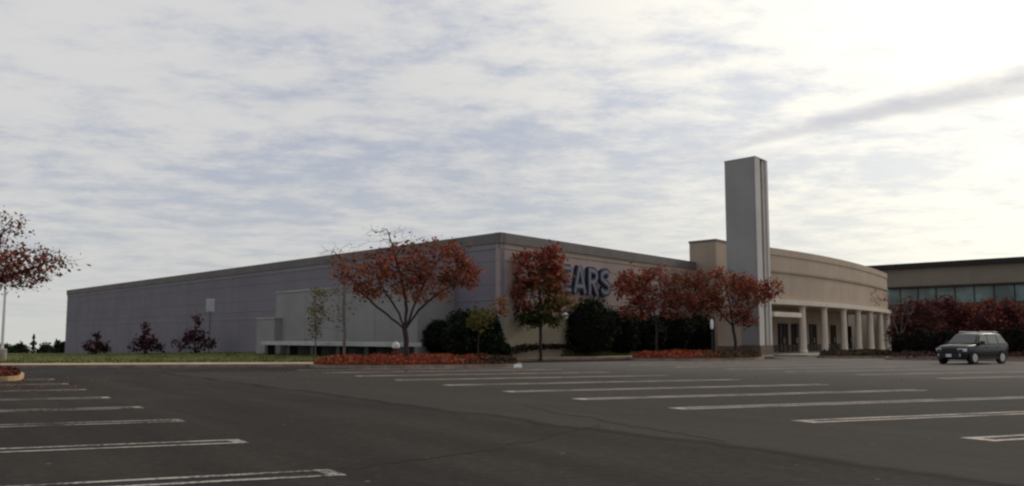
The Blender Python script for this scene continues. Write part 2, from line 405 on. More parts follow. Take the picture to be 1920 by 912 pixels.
# ------------------------------------------------------------------ painted stalls
def fit(pts):
    P = [at_z(*p) for p in pts]; n = len(P); ks = np.arange(n)
    ax, bx = np.polyfit(ks, [p.x for p in P], 1); ay, by = np.polyfit(ks, [p.y for p in P], 1)
    return Vector((bx, by, 0)), Vector((ax, ay, 0))
stall_dir = (at_z(1710, 731.5) - at_z(1075, 748.5)); stall_dir.z = 0; stall_dir.normalize()
def hairpin(tip, along, length, gap, sgn, w=.15, z=.006, m='paint_worn'):
    """two painted lines joined at one end; along = row direction, sgn = which way the lines run"""
    b = MB(); u = stall_dir * sgn; a = along.normalized(); zz = Vector((0, 0, z)); rg = random.Random(int(tip.x * 1000) + 7)
    def strip(p, d, ln, side):
        n = max(2, int(ln / .6)); r0, r1 = [], []
        for i in range(n + 1):
            q = p + d * (ln * i / n); j = rg.uniform(-.008, .008)
            r0.append(q + side * (j) + zz); r1.append(q + side * (w + j + rg.uniform(-.012, .012)) + zz)
        b.grid([r0, r1])
    strip(tip, u, length, a)
    strip(tip + a * (gap - w), u, length, a)
    b.poly([p + zz for p in (tip + a * w - u * .0, tip + a * (gap - w), tip + a * (gap - w) + u * w * 1.6, tip + a * w + u * w * 1.6)])
    tag(b.build('stall_marking', m), kind='structure')
LT_ = [(650, 892), (467, 831), (349, 791), (271, 766), (209, 747), (164, 732), (130, 721)]
P0, v = fit(LT_)
for i in range(-1, 8): hairpin(at_z(*LT_[i]) if 0 <= i < 7 else P0 + v * i, v, 6.2 if i < 7 else 5, .52, -1, w=.11, m='paint')
RT = [(1810, 823), (1490, 790), (1255, 766), (1075, 748.5), (943, 734.5), (830, 722.5), (740, 713), (665, 705.5)]
P0, v = fit(RT)
for i, tp in enumerate(RT): hairpin(at_z(*tp) - v.normalized() * .42, v, 10.6, .52, 1)
for i in (-1, 8, 9): hairpin(P0 + v * i, v, 10.6, .52, 1)
RB = P0 + stall_dir * 17.5
for i in range(1, 11): hairpin(RB + v * (i + .3), v, 10.6, .52, 1)
for i in range(4, 11): hairpin(RB + stall_dir * 17.5 + v * (i + .6), v, 5.4, .52, 1)

# ------------------------------------------------------------------ planted islands
def island(name_pts, kerbm='kerb', h=.15, soil='mulch', soil_h=.19):
    pts = [V2(p) for p in name_pts]; c = sum(pts, Vector()) / len(pts)
    out = []
    for i in range(len(pts)):                            # rounded outline
        a, b_, c_ = pts[i - 1], pts[i], pts[(i + 1) % len(pts)]
        e1 = b_.lerp(a, min(.4, .9 / max((a - b_).length, .01) + .12)); e2 = b_.lerp(c_, min(.4, .9 / max((c_ - b_).length, .01) + .12))
        for t in (0, .25, .5, .75, 1): out.append(e1 * (1 - t) ** 2 + b_ * 2 * t * (1 - t) + e2 * t * t)
    b = MB(); b.prism(out, -.05, h); tag(b.build('kerb', kerbm), kind='structure')
    ins = [c + (p - c) * (1 - .2 / max((p - c).length, .3)) for p in out]
    b = MB(); b.prism(ins, h - .02, soil_h); tag(b.build('planting_bed', soil), kind='structure')
    return ins, c
def inside(p, poly):
    r = False; n = len(poly)
    for i in range(n):
        a, b_ = poly[i], poly[i - 1]
        if (a.y > p.y) != (b_.y > p.y) and p.x < (b_.x - a.x) * (p.y - a.y) / (b_.y - a.y) + a.x: r = not r
    return r
def groundcover(poly, label, cat, n, hfun, pal, z0=.17, seed=1, size=(.05, .10)):
    """pal(x, y, rnd) picks the leaf material; hfun the height of the planting"""
    rg = random.Random(seed); xs = [p.x for p in poly]; ys = [p.y for p in poly]; b = MB(); names = []
    while len(b.f) < n:
        p = Vector((rg.uniform(min(xs), max(xs)), rg.uniform(min(ys), max(ys)), 0))
        if not inside(p, poly): continue
        hh = hfun(p) * (.65 + .7 * noise.noise(p * .9 + Vector((seed, 0, 0))) + .25 * rg.random())
        if hh < .03: continue
        z = z0 + hh * rg.random() ** .5; s = rg.uniform(*size)
        nm = pal(p, rg)
        if nm not in names: names.append(nm)
        u = Vector((rg.gauss(0, 1), rg.gauss(0, 1), rg.gauss(0, 1))).normalized(); w = u.orthogonal().normalized()
        o = p + Vector((0, 0, z)); b.poly([o - u * s, o + w * s * .6, o + u * s, o - w * s * .6], names.index(nm))
    return tag(b.build('ground_cover', ['leaf_' + k for k in names]), label, cat, kind='stuff')
I1, c1 = island([at_z(572, 690.5), at_z(700, 691.5), at_z(900, 690), at_z(985, 688.5), at_z(960, 682), at_z(760, 680), at_z(600, 684)])
def edge_h(poly, hmax):
    def f(p):
        d = min((p - poly[i].lerp(poly[i - 1], .5)).length for i in range(len(poly))); return hmax * min(1, .25 + d / 1.1)
    return f
groundcover(I1, 'bed of low red autumn ground cover under the spreading tree', 'ground cover', 13000, edge_h(I1, .36),
            lambda p, r: r.choice(['gcred', 'gcred', 'gcred', 'red', 'orange', 'brown']) if px_(p.x, p.y) < 880 + r.uniform(-30, 40) else r.choice(['brown', 'olive', 'dark', 'dark', 'black', 'maroon']), seed=3)
I2, c2 = island([at_z(1178, 677), at_z(1300, 677.5), at_z(1425, 676), at_z(1436, 673.5), at_z(1400, 669.5), at_z(1260, 669), at_z(1190, 671)])
groundcover(I2, 'red leafed low planting in the kerbed bed left of the tower', 'ground cover', 12000, edge_h(I2, .36),
            lambda p, r: r.choice(['gcred', 'red', 'gcred', 'orange', 'maroon']) if px_(p.x, p.y) < 1325 + r.uniform(-30, 30) else r.choice(['brown', 'dark', 'dark', 'maroon', 'olive']), seed=5)
I3, c3 = island([at_z(1528, 672), at_z(1610, 672.5), at_z(1690, 671), at_z(1700, 668.5), at_z(1640, 667), at_z(1545, 668)])
groundcover(I3, 'dark evergreen low planting in front of the white columns', 'ground cover', 9000, edge_h(I3, .34),
            lambda p, r: r.choice(['dark', 'dark', 'black', 'brown', 'olive']), seed=8)
I4, c4 = island([at_z(-190, 714), at_z(-60, 716), at_z(36, 715), at_z(48, 708), at_z(20, 699), at_z(-120, 697)], 'kerb_tan')
groundcover(I4, 'dark red leaf litter and low plants on the tan kerbed island at the frame edge', 'ground cover', 5000, edge_h(I4, .22),
            lambda p, r: r.choice(['maroon', 'brown', 'red', 'black']), seed=11)
I5, c5 = island([at_z(1655, 675.5), at_z(1740, 676.5), at_z(1990, 679), at_z(2150, 680), at_z(2150, 671), at_z(1680, 669)], 'kerb')
groundcover(I5, 'dark mulch and low plants under the maroon bushes behind the parked car', 'ground cover', 9000, edge_h(I5, .35),
            lambda p, r: r.choice(['black', 'dark', 'maroon', 'purple']), seed=13)

# ------------------------------------------------------------------ the store
store = thing('store_building', (C.x, C.y, 0), 'long windowless grey department store with tall pale tower and curved beige colonnade', 'building')
def part(mb, name, mats, **kw):
    """part of the store; geometry is given in world coordinates"""
    o = mb.build(name, mats, None, **kw); o.parent = store; o.matrix_parent_inverse = __import__('mathutils').Matrix.Translation(-Vector(store.location)); return o
Cw, Lw, Rw = V2(C), V2(L), V2(C) + dR * ((V2(Rr) - V2(C)).length + 9)
T = .35
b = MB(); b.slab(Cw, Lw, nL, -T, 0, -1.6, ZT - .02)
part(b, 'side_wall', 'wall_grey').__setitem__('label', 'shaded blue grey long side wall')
b = MB()                                                # belt courses and panel joints standing proud of the long wall
lenL = (Lw - Cw).length
for z0, z1, t in ((ZT - .95, ZT - .62, .04), (3.05, 3.20, .03), (3.75, 3.85, .03), (4.75, 4.82, .025), (6.2, 6.26, .025)):
    b.slab(Cw - dL * 0, Lw, nL, 0, t, z0, z1)
part(b, 'belt_course', 'wall_band')
for i in range(1, 18):
    b = MB(); q = Cw + dL * (i * lenL / 18); b.slab(q, q + dL * .10, nL, .0, .012, -1.2, ZT - .96); part(b, 'panel_joint', 'wall_band')
b = MB(); b.slab(Cw - dL * .1, Lw + dL * .15, nL, -T, .10, ZT - .61, ZT + .03)
part(b, 'parapet', 'coping')
b = MB(); b.slab(Cw + nL * .0 + dR * .0, Rw, nR, -T, 0, -.3, ZT - .02)
part(b, 'front_wall', 'wall_pink')
b = MB()
for z0, z1, t in ((ZT - .95, ZT - .63, .04), (2.9, 3.1, .03), (3.75, 3.85, .03), (6.2, 6.26, .025)): b.slab(Cw + dR * .05, Rw, nR, 0, t, z0, z1)
part(b, 'belt_course', 'beige_dark')
b = MB(); b.slab(Cw + dR * .1, Rw, nR, 0, .035, -.3, 2.6)
part(b, 'plinth', 'wall_tan')
b = MB(); b.slab(Cw - dR * .1, Rw, nR, -T, .12, ZT - .62, ZT + .032)
part(b, 'parapet', 'coping')
b = MB()
fa = []                                                 # curved front: plan points read along its parapet
ZF = 8.3
for px, y in ((1430, 463.5), (1449, 466), (1500, 473.5), (1550, 482.5), (1600, 493.5), (1640, 506), (1663, 514.5)): fa.append(at_z(px, y, ZF))
xs = [p.x for p in fa]; cx = np.polyfit(xs, [p.y for p in fa], 2)
def fy(x): return float(np.polyval(cx, x))
XA, XB = fa[0].x + .35, fa[-1].x
arc = [Vector((x, fy(x), 0)) for x in np.linspace(XA, XB, 34)]
endp = arc[-1]
def off(poly, d):
    res = []
    for i, p in enumerate(poly):
        t = (poly[min(i + 1, len(poly) - 1)] - poly[max(i - 1, 0)]).normalized(); n = Vector((t.y, -t.x, 0))
        res.append(p + n * d)
    return res
back = [endp + Vector((-3, 14, 0)), Lw + (Rw - Cw) * .7, Lw]
b.prism([Cw + (dL + dR) * .5, *[q for q in (Lw + dR * .5,)], Lw + dR * 60, endp + Vector((-6, 20, 0)), Vector((arc[0].x - 1, arc[0].y + 12, 0)), Rw + dL * .6], ZT - .9, ZT - .7)
part(b, 'roof', 'roofing')
def ribbon(o0, o1, z0, z1, mats, name, smooth=False):
    """closed curved band between offsets o0 (outside) and o1 (inside)"""
    b = MB(); A, B = off(arc, o0), off(arc, o1); n = len(A)
    for i in range(n - 1):
        b.prism([A[i], A[i + 1], B[i + 1], B[i]], z0, z1, 0, True)
    return part(b, name, mats)
ribbon(0, -.5, 4.35, ZF - .02, 'beige', 'fascia')
ribbon(.06, -.5, ZF - .5, ZF + .03, 'beige', 'parapet')
ribbon(.10, -.02, 6.45, 6.62, 'beige_dark', 'belt_course')
ribbon(.28, -.6, 3.98, 4.349, 'white_trim', 'entablature')
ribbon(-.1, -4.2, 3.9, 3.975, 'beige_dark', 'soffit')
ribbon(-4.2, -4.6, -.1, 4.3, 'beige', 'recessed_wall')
ribbon(-4.1, -4.2, .1, .75, 'base_brown', 'plinth')
ribbon(3.2, -4.3, -.05, .13, 'concrete', 'entrance_walk')
b = MB(); e = off(arc, 0)[-1]; tE = (arc[-1] - arc[-2]).normalized(); nE = Vector((tE.y, -tE.x, 0))
b.prism([e, e + Vector((-3.2, 12, 0)), e + Vector((-3.7, 11.8, 0)), e - nE * .5 - tE * .3], -.1, ZF - .02)
part(b, 'end_wall', 'beige')
arcL = [0]
for i in range(1, len(arc)): arcL.append(arcL[-1] + (arc[i] - arc[i - 1]).length)
def arc_at(s, d):
    O = off(arc, d); i = max(0, min(len(arc) - 2, int(np.searchsorted(arcL, s)) - 1)); t = (s - arcL[i]) / (arcL[i + 1] - arcL[i])
    tg = (arc[i + 1] - arc[i]).normalized()
    return O[i].lerp(O[i + 1], t), tg
def s_of_px(px, d):
    best = min(np.linspace(0, arcL[-1], 600), key=lambda s: abs(px_(arc_at(s, d)[0].x, arc_at(s, d)[0].y) - px)); return float(best)
for px in (1502, 1543, 1579, 1606, 1629, 1648, 1661):
    p, tg = arc_at(s_of_px(px, -.15), -.15)
    col = MB(); col.lathe([(.36, .0), (.36, .22), (.30, .28), (.28, 2.0), (.265, 3.62), (.34, 3.70), (.34, 3.975)], (p.x, p.y, .125), 18)
    part(col, 'column', 'white_trim', smooth=False)
for px in (1466, 1490, 1522, 1560, 1592, 1617, 1638):   # glazed doors in the recessed wall
    s0 = s_of_px(px, -4.1); p, tg = arc_at(s0, -4.16); n = Vector((tg.y, -tg.x, 0)); p = p + Vector((0, 0, 1.38))
    fr = MB(); 
    for sx in (-1, 0, 1): fr.box(p + tg * (sx * .95) + n * .05, .10, .14, 2.5, tg)
    fr.box(p + n * .05 + Vector((0, 0, 1.22)), 1.8, .138, .09, tg); fr.box(p + n * .05 + Vector((0, 0, .85)), 1.8, .137, .05, tg)
    d = part(fr, 'door', 'frame_dark')
    gl_ = MB(); gl_.box(p + n * .03, 1.8, .05, 2.36, tg); o = gl_.build('pane', 'glass'); o.parent = d
    hd = MB()
    for sx in (-1, 1): hd.box(p + tg * (sx * .12) + n * .15 + Vector((0, 0, -.25)), .04, .05, .5, tg)
    o = hd.build('handle', 'white_trim'); o.parent = d
b = MB()                                                # framed portal between tower and first column
pA = at_y(1449, 631, 68.5); pB, _ = arc_at(s_of_px(1499, .1), .1)
ax = (V2(pB) - V2(pA)).normalized(); nn = Vector((ax.y, -ax.x, 0)); nn = nn if nn.y < 0 else -nn
b.slab(V2(pA), V2(pB) - ax * .2, nn, -.3, .2, 3.0, 3.36)
part(b, 'portal_beam', 'white_trim')

# tower: two pale fins either side of a groove, flank shade painted by a darker panel
E = V2(at_y(1424, 631, 65.0))
def along_px(P, d, px): return hit(px, P, d)
Ta = along_px(E, dL, 1366.5); Tb = along_px(E, dR, 1446)
wl = (Ta - E).length; wr = (Tb - E).length
ZTW = EYE + (631 - 291.5) / F * E.y
b = MB(); fin = wr * .42; slot0, slot1 = wr * .44, wr * .60
q = lambda a, c: E + dL * a + dR * c
b.prism([q(.0, .0), q(0, slot0), q(.35, slot0), q(.35, slot1), q(0, slot1), q(0, wr), q(wl, wr), q(wl, 0)], -.2, ZTW)
tw = part(b, 'tower', 'tower_face')
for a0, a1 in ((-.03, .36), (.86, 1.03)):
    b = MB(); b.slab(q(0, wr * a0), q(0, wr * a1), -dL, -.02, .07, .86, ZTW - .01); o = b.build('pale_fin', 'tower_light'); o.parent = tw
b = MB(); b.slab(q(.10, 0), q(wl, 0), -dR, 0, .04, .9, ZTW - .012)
o = b.build('flank_shade', 'tower_side'); o.parent = tw
b = MB(); b.prism([q(-.075, -.05), q(-.075, wr + .04), q(wl + .02, wr + .04), q(wl + .02, -.05)], ZTW, ZTW + .07)
o = b.build('coping', 'tower_side'); o.parent = tw
b = MB(); b.prism([q(-.12, -.10), q(-.12, wr + .08), q(wl + .06, wr + .08), q(wl + .06, -.10)], -.1, .85)
o = b.build('plinth', 'base_brown'); o.parent = tw
# lower block behind the tower
Bk = at_z(1342, 452, 9.6); Bk = V2(Bk)
B0 = hit(1296, Bk, dL); B1 = hit(1416, Bk, dR)
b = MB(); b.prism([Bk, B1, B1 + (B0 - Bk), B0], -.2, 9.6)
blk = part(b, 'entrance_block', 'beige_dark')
b = MB(); o2 = -(dL + dR).normalized() * .08
b.prism([Bk + o2, B1 + nR * .06 + dR * .05, B1 + (B0 - Bk) + dL * .06, B0 + nL * .06 + dL * .05], 9.602, 9.78)
o = b.build('coping', 'coping'); o.parent = blk
# low wing from the block to the tower, brown based
b = MB(); g0 = hit(1344, E + dL * wl * .55 , dR); 
b.prism([V2(at_y(1346, 631, 66.5)), q(wl * .5, .1), q(wl, 2.0), V2(at_y(1340, 631, 72))], -.2, 3.6)
part(b, 'low_wing', 'beige')
b = MB(); b.prism([V2(at_y(1345, 631, 66.3)), q(wl * .5, -.02), q(wl * .6, .4), V2(at_y(1345, 631, 68))], -.2, .8)
part(b, 'plinth', 'base_brown')

# loading dock screen wall on the long side
def dock(pxa, pxb, offm, ytop_a, name, depth):
    P = Cw + nL * offm; a = hit(pxa, P, dL); c = hit(pxb, P, dL)
    zt = EYE + (631 - ytop_a) / F * a.y
    b = MB(); b.prism([a, c, c - nL * (offm - .02), a - nL * (offm - .02)], -1.5, zt - .1)
    d = part(b, name, 'wall_dock')
    b = MB(); b.prism([a + nL * .06 + dL * .06, c + nL * .06 - dL * .06, c - nL * (offm - .02) - dL * .06, a - nL * (offm - .02) + dL * .06], zt - .1, zt)
    o = b.build('coping', 'dock_cap'); o.parent = d
    n = max(1, int((a - c).length / 4))
    for i in range(1, n):
        b = MB(); b.slab(c + (a - c) * (i / n), c + (a - c) * (i / n) + dL * .07, nL, 0, .012, -1.0, zt - .12); o = b.build('panel_joint', 'wall_band'); o.parent = d
    return a, c
dka, dkc = dock(516, 782, 3.0, 548, 'dock_screen', 3)
dock(481, 514, 3.6, 597, 'dock_annex', 3)
# long low dock platform: pale deck on dark piers
P = Cw + nL * 6.2; a = hit(502, P, dL); c = hit(748, P, dL); zb = terrain(*c.xy)
plat = thing('loading_platform', ((a + c) / 2).to_tuple(), 'long low pale deck on dark piers in front of the grey dock wall', 'platform')
b = MB(); za = EYE - (645 - 631) / F * a.y; zc_ = EYE - (643 - 631) / F * c.y
ctr = Vector(plat.location)
def loc(p, z=0): return Vector((p.x - ctr.x, p.y - ctr.y, z))
b.prism([loc(a + nL * .5), loc(c + nL * .5), loc(c - nL * 1.6), loc(a - nL * 1.6)], .90, 1.14)
b.build('deck', 'deck_paint', plat)
n = 5
for i in range(n + 1):
    p_ = a.lerp(c, i / n); pb = MB(); pb.box(loc(p_ - nL * .2, .35), .45, .6, 1.1, dL); pb.build('pier', 'dark_metal', plat)
b = MB(); b.prism([loc(a - nL * 1.0), loc(c - nL * 1.0), loc(c - nL * 1.15), loc(a - nL * 1.15)], -.3, .895); b.build('shade_panel', 'frame_dark', plat)  # dark sheet put in for the shade beneath the deck

# ------------------------------------------------------------------ wall lettering
def onwall(px, py, P, d):
    p = hit(px, P, d); return p, EYE + (631 - py) / F * p.y
def stroke(pts, w):
    """outline of a polyline drawn with a flat pen of width w"""
    P = [Vector(p) for p in pts]; l, r = [], []
    for i, p in enumerate(P):
        if i == 0: t = (P[1] - P[0]).normalized(); m = 1
        elif i == len(P) - 1: t = (P[-1] - P[-2]).normalized(); m = 1
        else:
            t1 = (P[i] - P[i - 1]).normalized(); t2 = (P[i + 1] - P[i]).normalized(); t = (t1 + t2).normalized(); m = min(1.8, 1 / max(.3, t.dot(t1)))
        n = Vector((-t.y, t.x)) * (w / 2 * m); l.append(p + n); r.append(p - n)
    return l, r
def spline(pts, n=8):
    P = [Vector(p) for p in pts]; out = []
    for i in range(len(P) - 1):
        p0, p1, p2, p3 = P[max(i - 1, 0)], P[i], P[i + 1], P[min(i + 2, len(P) - 1)]
        for k in range(n):
            t = k / n; out.append(.5 * ((2 * p1) + (p2 - p0) * t + (2 * p0 - 5 * p1 + 4 * p2 - p3) * t * t + (3 * p1 - p0 - 3 * p2 + p3) * t ** 3))
    return out + [P[-1]]
GL = {'S': [spline([(.82, .78), (.66, .9), (.44, .9), (.22, .80), (.20, .64), (.40, .54), (.62, .46), (.80, .34), (.76, .17), (.56, .10), (.34, .10), (.16, .23)])],
      'E': [[(.24, 0), (.24, 1)], [(.24, .90), (.86, .90)], [(.24, .5), (.78, .5)], [(.24, .10), (.86, .10)]],
      'A': [[(.10, 0), (.47, 1)], [(.53, 1), (.90, 0)], [(.26, .27), (.74, .27)]],
      'R': [[(.24, 0), (.24, 1)], spline([(.24, .90), (.55, .90), (.76, .82), (.80, .70), (.72, .54), (.52, .47), (.24, .47)], 5), [(.50, .46), (.86, 0)]]}
sp0, sz0 = onwall(1044, 549, Cw, dR); sp1, _ = onwall(1143, 551, Cw, dR)
_, zA = onwall(1083, 501, Cw, dR); _, zB = onwall(1083, 551, Cw, dR)
LW = ((sp1 - sp0).length) / 4.0; H_ = zA - zB
sign = thing('wall_sign', (sp0 - dR * LW + nR * .13).to_tuple()[:2] + (zB,), 'raised navy capital letters with pale inlines reading SEARS on the pinkish wall', 'sign', rz=math.atan2(dR.y, dR.x))
lx = 0
for ch in 'SEARS':
    def word(w, y0, y1, name, m, par):
        b = MB(); k_ = 0
        for st in GL[ch]:
            dy = .002 * k_; k_ += 1
            pl = [Vector((p[0] * LW * .97, p[1] * H_)) for p in st]
            l, r = stroke(pl, w)
            for i in range(len(l) - 1):
                qd = [l[i], l[i + 1], r[i + 1], r[i]]
                lo_ = [Vector((p.x, y0, p.y)) for p in qd]; hi_ = [Vector((p.x, y1 - dy, p.y)) for p in qd]
                b.poly(hi_)
                for j in range(4): b.poly([lo_[j], lo_[(j + 1) % 4], hi_[(j + 1) % 4], hi_[j]])
        o = b.build(name, m, par); return o
    lo_ob = word(LW * .31, .13, -.10, 'letter', 'navy', sign); lo_ob.location = (lx, 0, 0)
    word(LW * .13, -.09, -.125, 'inline_stripe', 'inline', lo_ob)
    lx += LW
# ------------------------------------------------------------------ office building far right
OA, OB = at_z(1630, 500.5, 10.4), at_z(1920, 483.5, 10.4)
od = (V2(OB) - V2(OA)).normalized(); oA = V2(OA) - od * 25; oB = V2(OB) + od * 45; on = Vector((od.y, -od.x, 0))
office = thing('office_building', (oA.x, oA.y, 0), 'low tan office block with black roof edge and a teal ribbon window', 'building')
def opart(mb, name, m): 
    o = mb.build(name, m); o.parent = office; o.matrix_parent_inverse = __import__('mathutils').Matrix.Translation(-Vector(office.location)); return o
zw1 = EYE + (631 - 541) / F * OA.y; zw0 = EYE + (631 - 572) / F * OA.y
bk = -on * 30
b = MB(); b.prism([oA, oB, oB + bk, oA + bk], zw1, 10.4 - .5); opart(b, 'upper_wall', 'office_wall')
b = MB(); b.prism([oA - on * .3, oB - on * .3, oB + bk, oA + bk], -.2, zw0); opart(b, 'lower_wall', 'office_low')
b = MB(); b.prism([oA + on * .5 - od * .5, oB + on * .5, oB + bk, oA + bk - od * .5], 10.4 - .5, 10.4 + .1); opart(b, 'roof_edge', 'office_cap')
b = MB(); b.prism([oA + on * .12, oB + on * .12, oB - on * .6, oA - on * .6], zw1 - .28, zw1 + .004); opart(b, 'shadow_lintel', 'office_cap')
b = MB(); b.prism([oA - on * .3, oB - on * .3, oB - on * .5, oA - on * .5], zw0, zw1 - .28); wnd = opart(b, 'ribbon_window', 'teal_glass')
n = 40; ln = (oB - oA).length
for i in range(n + 1):
    b = MB(); p = oA + od * (ln * i / n); b.slab(p, p + od * .12, on, -.3, -.22, zw0, zw1 - .285); o = b.build('mullion', 'frame_dark'); o.parent = wnd

# ------------------------------------------------------------------ vegetation
def leaf_quad(b, o, s, rg, mi, up=.0):
    u = Vector((rg.gauss(0, 1), rg.gauss(0, 1), rg.gauss(0, .8))).normalized(); w = u.orthogonal().normalized()
    an = rg.uniform(0, 6.28); w = (w * math.cos(an) + u.cross(w) * math.sin(an))
    b.poly([o - u * s, o + w * (s * .55), o + u * s, o - w * (s * .55)], mi)

def tree(name, label, cat, base, limbs, blobs, r_trunk, bark='bark', seed=1, step=.28, leaf=(.06, .11), group=None, twig=.007, infl=1.6, droop=0, dense=1.65):
    """base world point; limbs: polylines [(dx,dy,z)...] local; blobs: (center local, (rx,ry,rz), n_attr, n_leaf, palette)"""
    rg = random.Random(seed); nr = np.random.RandomState(seed)
    root = thing(name, base, label, cat, group)
    nodes, par = [Vector((0, 0, -.15))], [-1]
    for pl in limbs:                                    # hand-laid trunk and main limbs, joined to the nearest node
        prev = min(range(len(nodes)), key=lambda i: (nodes[i] - Vector(pl[0])).length)
        cur = Vector(pl[0])
        for nx in pl[1:]:
            nx = Vector(nx); k = max(1, int((nx - cur).length / step))
            for i in range(1, k + 1):
                p = cur.lerp(nx, i / k) + Vector((rg.uniform(-.03, .03), rg.uniform(-.03, .03), 0))
                nodes.append(p); par.append(prev); prev = len(nodes) - 1
            cur = nx
    att = []
    for c, r, na, nl, pal in blobs:
        k = 0
        while k < na:
            p = nr.uniform(-1, 1, 3)
            if p.dot(p) > 1: continue
            att.append(np.array(c) + p * np.array(r)); k += 1
    A = np.array(att); N = np.array([list(n) for n in nodes]); P = list(par)
    alive = np.ones(len(A), bool)
    n0 = len(N)
    for it in range(70):
        if not alive.any(): break
        ai = np.where(alive)[0]
        dd = ((A[ai][:, None, :] - N[None, :, :]) ** 2).sum(2)
        near = dd.argmin(1); dmin = np.sqrt(dd[np.arange(len(ai)), near])
        new = []
        for nd in np.unique(near):
            s_ = ai[(near == nd) & (dmin < infl * (3 if it < 8 else 1.6))]
            if len(s_) == 0: continue
            v = A[s_] - N[nd]; v = v / (np.linalg.norm(v, axis=1)[:, None] + 1e-6); v = v.mean(0) + nr.normal(0, .18, 3); v[2] += .08 - droop
            l = np.linalg.norm(v)
            if l < .05: continue
            new.append((N[nd] + v / l * step, nd))
        if not new: break
        N = np.vstack([N, np.array([p for p, _ in new])]); P += [int(q) for _, q in new]
        d2 = ((A[:, None, :] - np.array([p for p, _ in new])[None]) ** 2).sum(2).min(1)
        alive &= d2 > (step * 1.15) ** 2
    n = len(N); ch = [0] * n; rad = np.zeros(n)
    for i in range(n - 1, 0, -1):
        if ch[i] == 0: rad[i] = twig ** 2.25
        rad[P[i]] += rad[i]; ch[P[i]] += 1
    rad = np.maximum(rad, twig ** 2.25) ** (1 / 2.25)
    sc = r_trunk / rad[0]
    rad = np.where(rad > twig * 1.5, twig + (rad - twig) * (r_trunk - twig) / max(rad[0] - twig, 1e-4), twig)
    b = MB()
    for i in range(1, n):
        r0, r1 = rad[P[i]], rad[i]
        r0 = min(r0, r1 * 1.5)
        b.tube(N[P[i]], N[i], r0, r1, 7 if r1 > .05 else 4 if r1 > .015 else 3)
    # fine bare twigs at the ends
    for i in range(1, n):
        if ch[i] <= 1 and i >= n0 * .5 and rg.random() < .75:
            d = Vector(N[i] - N[P[i]]).normalized() + Vector((rg.gauss(0, .5), rg.gauss(0, .5), rg.gauss(.1, .4)))
            e = Vector(N[i]) + d.normalized() * rg.uniform(.2, .5); b.tube(N[i], e, twig, twig * .45, 3)
    # root flare
    b.tube((0, 0, -.2), (0, 0, .12), r_trunk * 1.5, r_trunk * 1.05, 8)
    b.build('trunk', bark, root)
    lb = MB(); names = []
    cand = [i for i in range(1, n) if rad[i] < .03]
    Cn = N[cand]
    for c, r, na, nl, pal in blobs:
        if nl <= 0: continue
        dn = (((Cn - np.array(c)) / (np.array(r) * 1.15)) ** 2).sum(1)
        ids = [cand[i] for i in np.where(dn < 1.0)[0]]
        if not ids: continue
        w = [max(.06, .75 + .85 * noise.noise(Vector(N[i]) * .95 + Vector((seed, 3, 1)))) ** 1.4 for i in ids]
        picks = rg.choices(ids, w, k=int(nl * dense))
        for i in picks:
            o = Vector(N[i]) + Vector((rg.gauss(0, .17), rg.gauss(0, .17), rg.gauss(-.03, .15)))
            nm = rg.choice(pal)
            if nm not in names: names.append(nm)
            leaf_quad(lb, o, rg.uniform(leaf[0] * .6, leaf[1] * 1.25), rg, names.index(nm))
    if lb.f: lb.build('crown', ['leaf_' + k for k in names], root)
    return root

def blob_px(Y, base, px, py, rx, ry, na, nl, pal, ry_depth=None, dy=0):
    p = at_y(px, py, Y) - Vector(base); k = Y / F
    return ((p.x, p.y + dy, p.z), (rx * k, (ry_depth or rx) * k, ry * k), na, nl, pal)
def lp(Y, base, pts):
    """limb polyline from photo pixels at distance Y with a depth offset per point"""
    o = []
    for px, py, dy in pts:
        p = at_y(px, py, Y + dy) - Vector(base); o.append((p.x, p.y, p.z))
    return o
# spreading tree on the near island
Y = 46.0; base = at_y(763, 684, Y); base.z = .17
RD = ['red', 'red', 'orange', 'brown', 'maroon', 'pink', 'brown']
tree('autumn_tree', 'wide vase shaped tree with thin rusty red leaves on the near red bed', 'tree', base,
     [lp(Y, base, [(763, 684, 0), (762, 650, 0), (760, 618, 0)]),
      lp(Y, base, [(760, 618, 0), (735, 598, .4), (700, 570, .8), (668, 540, .9)]),
      lp(Y, base, [(760, 618, 0), (748, 588, -.4), (722, 548, -.9), (705, 510, -1.1)]),
      lp(Y, base, [(760, 616, 0), (762, 570, .3), (752, 520, .5), (738, 470, .4), (725, 430, .2)]),
      lp(Y, base, [(762, 612, 0), (785, 582, -.3), (815, 555, -.8), (850, 535, -1.0)]),
      lp(Y, base, [(762, 612, 0), (778, 570, .6), (800, 520, 1.0), (820, 488, 1.2)])],
     [blob_px(Y, base, 755, 530, 40, 26, 60, 420, RD), blob_px(Y, base, 690, 548, 40, 16, 40, 220, RD), blob_px(Y, base, 685, 512, 56, 34, 120, 820, RD), blob_px(Y, base, 745, 495, 55, 38, 120, 760, RD),
      blob_px(Y, base, 820, 490, 58, 34, 120, 1050, RD), blob_px(Y, base, 868, 515, 38, 34, 90, 950, RD),
      blob_px(Y, base, 800, 545, 55, 24, 80, 480, ['red', 'brown', 'orange']), blob_px(Y, base, 728, 446, 46, 30, 150, 12, ['brown'], 35), blob_px(Y, base, 640, 478, 45, 24, 90, 6, ['brown'], 35), blob_px(Y, base, 790, 452, 40, 16, 60, 10, ['brown'], 30),
      blob_px(Y, base, 645, 508, 26, 34, 50, 30, ['brown', 'red']), blob_px(Y, base, 855, 465, 40, 20, 40, 160, RD)],
     .135, seed=21, leaf=(.055, .10))
